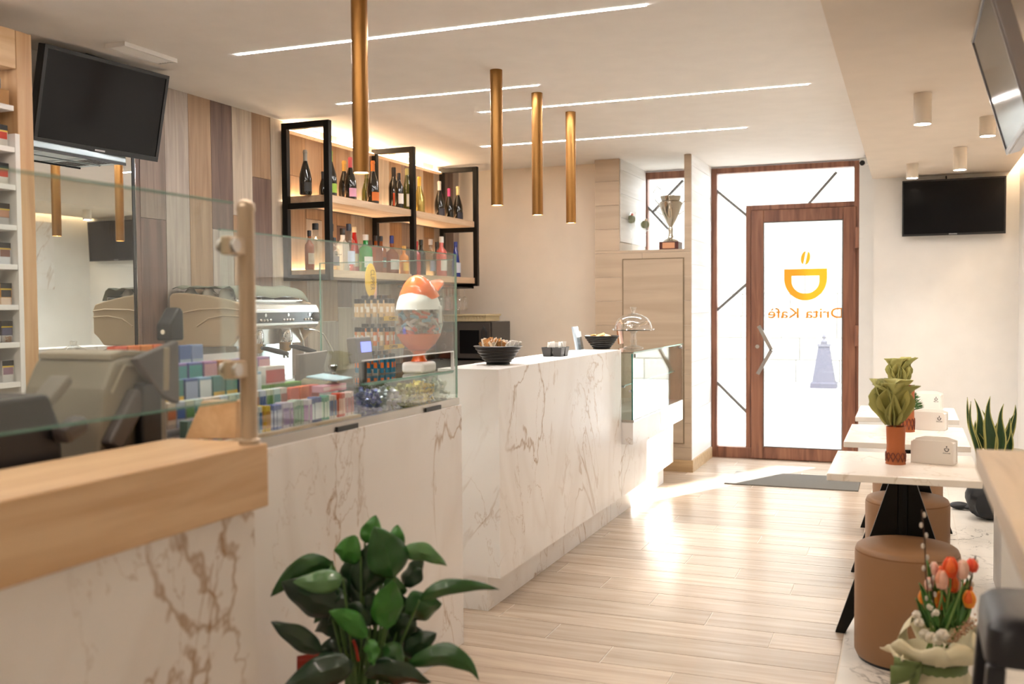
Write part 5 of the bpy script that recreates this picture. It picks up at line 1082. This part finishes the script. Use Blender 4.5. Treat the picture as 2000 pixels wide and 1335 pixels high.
for (px, py) in ((1738, 1318), (1775, 1330), (1745, 1300)):
    e = atd(px, py, D0-.08); b0 = atd(1800, 1300, D0-.09); sdv = Vector((0, 0, 1))
    MB().grid(lambda u, v: b0.lerp(e, u)+UPV*(v-.5)*.05*(.5+.7*u)-FWD*.02*math.sin(3*u), 6, 3).build('ribbon_tail', RIB, bq, True, thick=.0015)
def tulip(px, py, w, h, c1, c2, k):
    c = atd(px, py, D0+rq.uniform(-.04, .05)); s = D0/FPX; R = w*s/2; H = h*s
    MB().tube([(FX+rq.uniform(-.03, .03), FY+rq.uniform(-.03, .03), zr+.02), (c.x, c.y, c.z-H*.9), (c.x, c.y, c.z-H*.45)], .0035, 6).build('tulip_stem', STG, bq, True)
    hd_ = MB().lathe([(R*.25, -H*.5), (R*.75, -H*.42), (R*.98, -H*.15), (R*.9, H*.15), (R*.6, H*.38), (R*.2, H*.44)], c, 12).build('tulip_head', mat('tulip_'+c1, c1, .5), bq, True)
    for j in range(4):
        a = j*1.57+k; ux = Vector((math.cos(a), math.sin(a), 0)); sx_ = Vector((-math.sin(a), math.cos(a), 0))
        def fn(u, v): 
            r_ = R*1.06*math.sin(math.pi*(.12+.74*u)); wd_ = R*1.3*math.sin(math.pi*min(.98, .15+.8*u)); return c+ux*(r_-abs(v-.5)**2*R*1.2)+sx_*(v-.5)*wd_+Vector((0, 0, -H*.48+H*u))
        MB().grid(fn, 6, 4).build('petal', mat('tulip_'+(c2 if j % 2 else c1), c2 if j % 2 else c1, .5), hd_, True, thick=.001)
tl = [(1856, 1108, 28, 40, 'e8521c', 'f06a28'), (1840, 1125, 24, 40, 'e4602c', 'f07838'), (1839, 1132, 24, 36, 'eab49c', 'e8a080'), (1880, 1112, 22, 36, 'e8b8a0', 'eec4b0'), (1898, 1104, 24, 26, 'e4482a', 'ec5a34'), (1838, 1172, 24, 36, 'e8601c', 'f0a030'), (1893, 1170, 24, 34, 'f0962a', 'e8641c'), (1802, 1165, 17, 28, 'e88a24', 'f0a838'), (1824, 1110, 16, 26, 'ecbcae', 'e8c8b8'), (1890, 1148, 18, 24, 'ec7a34', 'f09a50'), (1862, 1140, 20, 34, 'e8581c', 'f07428'), (1815, 1140, 16, 26, 'e8a898', 'e4b8a8')]
for k, t in enumerate(tl): tulip(*t, k)
for k, (b0, t0, w) in enumerate((((1845, 1230), (1862, 1105), 22), ((1820, 1220), (1818, 1095), 16), ((1870, 1220), (1893, 1130), 18), ((1830, 1230), (1800, 1140), 20), ((1855, 1225), (1845, 1150), 22), ((1875, 1225), (1903, 1160), 16), ((1840, 1225), (1882, 1150), 16), ((1812, 1225), (1795, 1170), 16), ((1862, 1230), (1872, 1140), 24), ((1835, 1225), (1828, 1130), 22))):
    dd = rq.uniform(-.03, .05); A = atd(*b0, D0+dd); B = atd(*t0, D0+dd+rq.uniform(-.03, .03)); w *= D0/FPX; ang = rq.uniform(-.7, .7); sdv = (RGT*math.cos(ang)+FWD*math.sin(ang)); nv = UPV.cross(sdv)
    MB().grid(lambda u, v: A.lerp(B, u)+sdv*(v-.5)*w*math.sin(math.pi*(.12+.86*u))-nv*abs(v-.5)*w*.5+nv*.02*u*u, 8, 4).build('tulip_leaf', TUG, bq, True, thick=.001)
WBL = mat('cream_blossom', 'efe8da', .6)
for k, (px, py, w) in enumerate(((1795, 1215, 20), (1805, 1238, 22), (1818, 1245, 24), (1840, 1240, 26), (1832, 1252, 18), (1790, 1200, 18), (1896, 1212, 18), (1815, 1185, 16), (1828, 1196, 14), (1850, 1250, 16))):
    c = atd(px, py, D0-.03+rq.uniform(-.03, .02)); s = w*D0/FPX/2
    m = MB()
    for j in range(7):
        a = j*.9; m.ball((c.x+s*.45*math.cos(a), c.y+s*.3*math.sin(a*1.7), c.z+s*.45*math.sin(a)), s*.55, 8, 5)
    o = m.build('blossom', WBL, bq, True); o['kind'] = 'stuff'
m = MB()
for k in range(110):
    u = rq.random(); c = atd(1855+50*u+rq.gauss(0, 5), 1252-45*u+rq.gauss(0, 7), D0-.05+rq.uniform(0, .05)); m.ball(c, .0035, 5, 3)
o = m.build('berry_spray', mat('waxflower', 'c9a080', .6), bq); o['kind'] = 'stuff'
for pts in (((1818, 1215), (1808, 1120), (1806, 1055), (1800, 995)), ((1885, 1190), (1895, 1140), (1905, 1085)), ((1822, 1200), (1822, 1160), (1818, 1120))):
    P_ = [atd(*p, D0-.02) for p in pts]; tw_ = MB().tube(P_, .0022, 6).build('willow_twig', mat('twig_brown', '4a3426', .7), bq, True); m = MB()
    for i in range(9 if len(pts) == 4 else 5):
        t = (i+.5)/(9 if len(pts) == 4 else 5)*(len(P_)-1); a = int(t); c = P_[a].lerp(P_[a+1], t-a)+RGT*(.006*(-1)**i); MB().ball(c, .0065, 8, 6, (.8, .8, 1.35)).build('catkin', mat('catkin_grey', 'cfc6ba', .9), tw_, True)

# ================================================================== leafy floor plant
pl0 = onz(700, 1335, .15); PD = 2.72
pb = atd(705, 1330, PD); pl = thing('peace_lily', 'dark green broad-leaved peace lily in a red pot in front of the sales counter', 'plant', (pb.x, pb.y, 0))
MB().lathe([(.10, 0), (.105, .01), (.125, .17), (.13, .19), (.12, .19), (.115, .16), (.001, .16)], (pb.x, pb.y, 0), 26).build('pot', mat('red_wrap', 'b8301c', .5), pl, True)
LG = [mat('leaf_dark', '1a361b', .32, coat=.3), mat('leaf_mid', '27551f', .35, coat=.2), mat('leaf_bright', '357524', .4), mat('leaf_pale', '54804a', .32, coat=.3)]
Z4 = lambda q: (500+q[0]*.266, 980+q[1]*.266)
LV = [((790, 690), (840, 480), (900, 250), 210, 0, .02), ((1010, 560), (985, 370), (870, 180), 235, 1, -.03), ((800, 300), (870, 210), (880, 95), 120, 2, .06), ((770, 400), (660, 330), (575, 350), 165, 2, .0), ((560, 430), (300, 470), (110, 690), 140, 1, .04), ((640, 560), (460, 590), (270, 585), 130, 3, -.08),
      ((600, 800), (380, 690), (185, 590), 230, 0, .0), ((1060, 370), (1240, 330), (1400, 470), 110, 3, .02), ((1080, 620), (1150, 510), (1215, 390), 130, 0, .07), ((1200, 720), (1390, 560), (1790, 640), 90, 1, -.05), ((1090, 800), (1230, 790), (1365, 740), 190, 1, .03), ((960, 930), (985, 760), (1000, 570), 185, 2, -.10),
      ((820, 990), (700, 830), (535, 800), 120, 2, -.12), ((480, 1110), (290, 980), (110, 880), 125, 0, -.08), ((1080, 1110), (1190, 1030), (1325, 960), 145, 0, .0), ((1100, 1190), (1500, 1020), (1640, 1310), 130, 1, -.10), ((720, 1180), (450, 1240), (200, 1360), 180, 0, -.14), ((800, 1260), (1010, 1250), (1290, 1320), 160, 0, -.12),
      ((860, 1100), (640, 1070), (470, 1060), 220, 0, .05), ((900, 1150), (1020, 1000), (1120, 890), 180, 0, .05), ((680, 900), (560, 850), (430, 950), 160, 0, .10), ((770, 950), (590, 900), (480, 780), 190, 0, .08), ((700, 700), (690, 520), (760, 330), 170, 0, .08), ((900, 700), (1020, 620), (1110, 640), 170, 1, .05), ((950, 1040), (1010, 1100), (1080, 1240), 120, 1, -.1),
      ((820, 1000), (850, 1100), (860, 1200), 90, 2, -.13), ((560, 620), (480, 520), (330, 440), 170, 2, .10), ((1000, 420), (1040, 260), (1040, 165), 110, 2, .10), ((650, 980), (620, 860), (520, 700), 200, 0, .12), ((880, 900), (760, 760), (700, 600), 170, 0, .04)]
rf = random.Random(31)
for i in range(16):
    a0 = (rf.uniform(520, 1120), rf.uniform(650, 1250)); an = rf.uniform(0, 6.28); ln = rf.uniform(220, 330)
    LV.append((a0, (a0[0]+ln*.5*math.cos(an), a0[1]-abs(ln*.55*math.sin(an))-40), (a0[0]+ln*math.cos(an)*.9, a0[1]-ln*.75*math.sin(abs(an))), rf.uniform(130, 190), 0 if i % 4 else 1, rf.uniform(.0, .12)))
base = Vector((pb.x, pb.y, .17))
for k, (a, b_, c_, w, mi, dd) in enumerate(LV):
    dd = max(-.12, min(.06, dd*.7)); A, B, C_ = atd(*Z4(a), PD+dd), atd(*Z4(b_), PD+dd-.02), atd(*Z4(c_), PD+dd*1.3); w = w*.266*PD/FPX
    w *= 1.45; mid = base.lerp(A, .5)+Vector((0, 0, .03)); pet = MB().tube([base+Vector((rq.uniform(-.05, .05), rq.uniform(-.05, .05), 0)), mid, A], [.005, .004, .003], 6)
    T = (C_-A).normalized(); ang = rq.uniform(-.55, .55)
    sd0 = FWD.cross(T).normalized(); sdv = (Matrix.Rotation(ang, 3, T) @ sd0); nv = T.cross(sdv)
    def fn(u, v, A=A, B=B, C_=C_, w=w, sdv=sdv, nv=nv, k=k):
        c = A*(1-u)**2+B*2*u*(1-u)+C_*u*u; ww = w*(math.sin(math.pi*(u**.8))**.75 if 0 < u < 1 else 0)*(1-.25*u)
        return c+sdv*(v-.5)*ww+nv*(abs(v-.5)*ww*.45+.006*math.sin(14*u+k)*abs(v-.5)*2)
    lf_ = MB().grid(fn, 14, 6).build('leaf', LG[mi], pl, True, thick=.0012)
    pet.build('petiole', mat('petiole_green', '4a6a30', .5), lf_, True)
for (px, py, qx, qy) in ((585, 1290, 640, 1300), (600, 1245, 620, 1300), (690, 1250, 700, 1290)):
    A, B = atd(px, py, PD-.03), atd(qx, qy, PD-.03); MB().tube([A, A.lerp(B, .5)+UPV*.01, B], .004, 6).build('red_ribbon', mat('red_wrap', 'b8301c', .5), pl, True)
A = atd(612, 1298, PD+.02); MB().grid(lambda u, v: A+RGT*(u-.5)*.09+UPV*(v-.5)*.05+FWD*.02*math.sin(3*u), 4, 3).build('wrap_corner', mat('red_wrap', 'b8301c', .5), pl, True, thick=.001)

# ================================================================== trophy niche
ZN = 1.869
def nich(px, py=486): p = ony(px, py, 8.62); return p
tp_ = nich(1310); TX_, TY_ = tp_.x, 8.62; SCN = (Vector((TX_, TY_, 2.0))-CAMP).dot(FWD)/FPX
ty0 = ony(1310, 486, TY_).z
tr = thing('trophy_cup', 'tall silver trophy cup with looped handles on a wooden base in the niche', 'trophy', (TX_, TY_, ZN))
SIL = mat('polished_silver', 'd8d2c6', .12, 1); u = SCN
def hz(py): return ZN+(485-py)*u
MB().box(TX_-19*u, TX_+19*u, TY_-.085, TY_+.085, ZN, hz(467)).build('wooden_base', mat('mahogany', '5a2416', .3), tr, bevel=.004)
MB().box(TX_-12*u, TX_+12*u, TY_-.0875, TY_-.0855, hz(480), hz(469)).build('plaque', mat('copper_plaque', 'd9a07a', .3, .6), tr)
MB().lathe([(17*u, hz(467)), (15*u, hz(464)), (6*u, hz(459)), (4*u, hz(450)), (5*u, hz(444)), (4*u, hz(438))], (TX_, TY_, 0), 24).build('stem', SIL, tr, True)
MB().lathe([(3*u, hz(438)), (9*u, hz(428)), (17*u, hz(411)), (22*u, hz(396)), (22*u, hz(390)), (18*u, hz(387)), (20*u, hz(380)), (20*u, hz(378)), (18*u, hz(378)), (16*u, hz(388)), (.001, hz(392))], (TX_, TY_, 0), 28).build('cup', SIL, tr, True)
for s in (-1, 1): MB().tube([(TX_+s*20*u, TY_, hz(396)), (TX_+s*30*u, TY_, hz(385)), (TX_+s*34*u, TY_, hz(368)), (TX_+s*27*u, TY_, hz(358)), (TX_+s*19*u, TY_, hz(364))], .004, 8).tube([(TX_+s*21*u, TY_, hz(392)), (TX_+s*30*u, TY_, hz(405)), (TX_+s*16*u, TY_, hz(414))], .004, 8).build('handle', SIL, tr, True)
for px_, yt, lab, fl in ((1233, 408, 'taller clear glass stand with a small cactus, left in the niche', 'ff7060'), (1260, 422, 'shorter clear glass stand with a small cactus, beside the trophy', 'e8c898')):
    y_ = 8.55; c = ony(px_, 486, y_); x_ = c.x; c.z = ZN; h = (486-yt)*SCN; 
    g = thing('cactus_stand', lab, 'plant', (x_, y_, ZN), 0, 'cacti on glass stands in the niche')
    MB().lathe([(.035, 0), (.035, .004), (.010, .012), (.007, .04), (.007, h*.55), (.015, h*.62), (.040, h*.66), (.042, h*.70)], (x_, y_, ZN), 18).build('glass_stem', CGL, g, True)
    MB().lathe([(.040, h*.70), (.044, h*.80), (.050, h)], (x_, y_, ZN), 18, (False, False)).build('glass_cup', CGL, g, True)
    k = MB(); n = 14; rings = []
    for j in range(9):
        t = math.pi*(j+.05)/8.1; rings.append(k.ring([(x_+.034*math.sin(t)*(1+.12*math.cos(7*2*math.pi*i/28))*math.cos(2*math.pi*i/28), y_+.034*math.sin(t)*(1+.12*math.cos(7*2*math.pi*i/28))*math.sin(2*math.pi*i/28), ZN+h*.82-.036*math.cos(t)) for i in range(28)]))
    k.loft(rings).build('cactus', mat('cactus_green', '6f7a4a', .7), g, True); MB().ball((x_+.012, y_-.01, ZN+h*.82+.04), .011, 8, 6).build('flower_tip', mat('tip_'+fl, fl, .6), g, True)
y_ = 8.50; c = ony(1338, 486, y_); x_ = -1.765; df = thing('reed_diffuser', 'small amber reed diffuser at the right end of the niche', 'diffuser', (x_, y_, ZN))
MB().lathe([(.024, 0), (.025, .005), (.025, .065), (.012, .078), (.012, .09)], (x_, y_, ZN), 16).build('bottle', mat('amber_liquid', 'c09a3c', .15), df, True); MB().lathe([(.015, .09), (.015, .112), (.01, .114)], (x_, y_, ZN), 14).build('collar', BLK, df, True)
for k in range(5): MB().cyl((x_, y_, ZN+.10), (x_+.02*math.cos(k*1.26)-.008, y_+.03*math.sin(k*1.26), ZN+.24), .0013, 5).build('reed', mat('pale_reed', 'cdb894', .8), df)
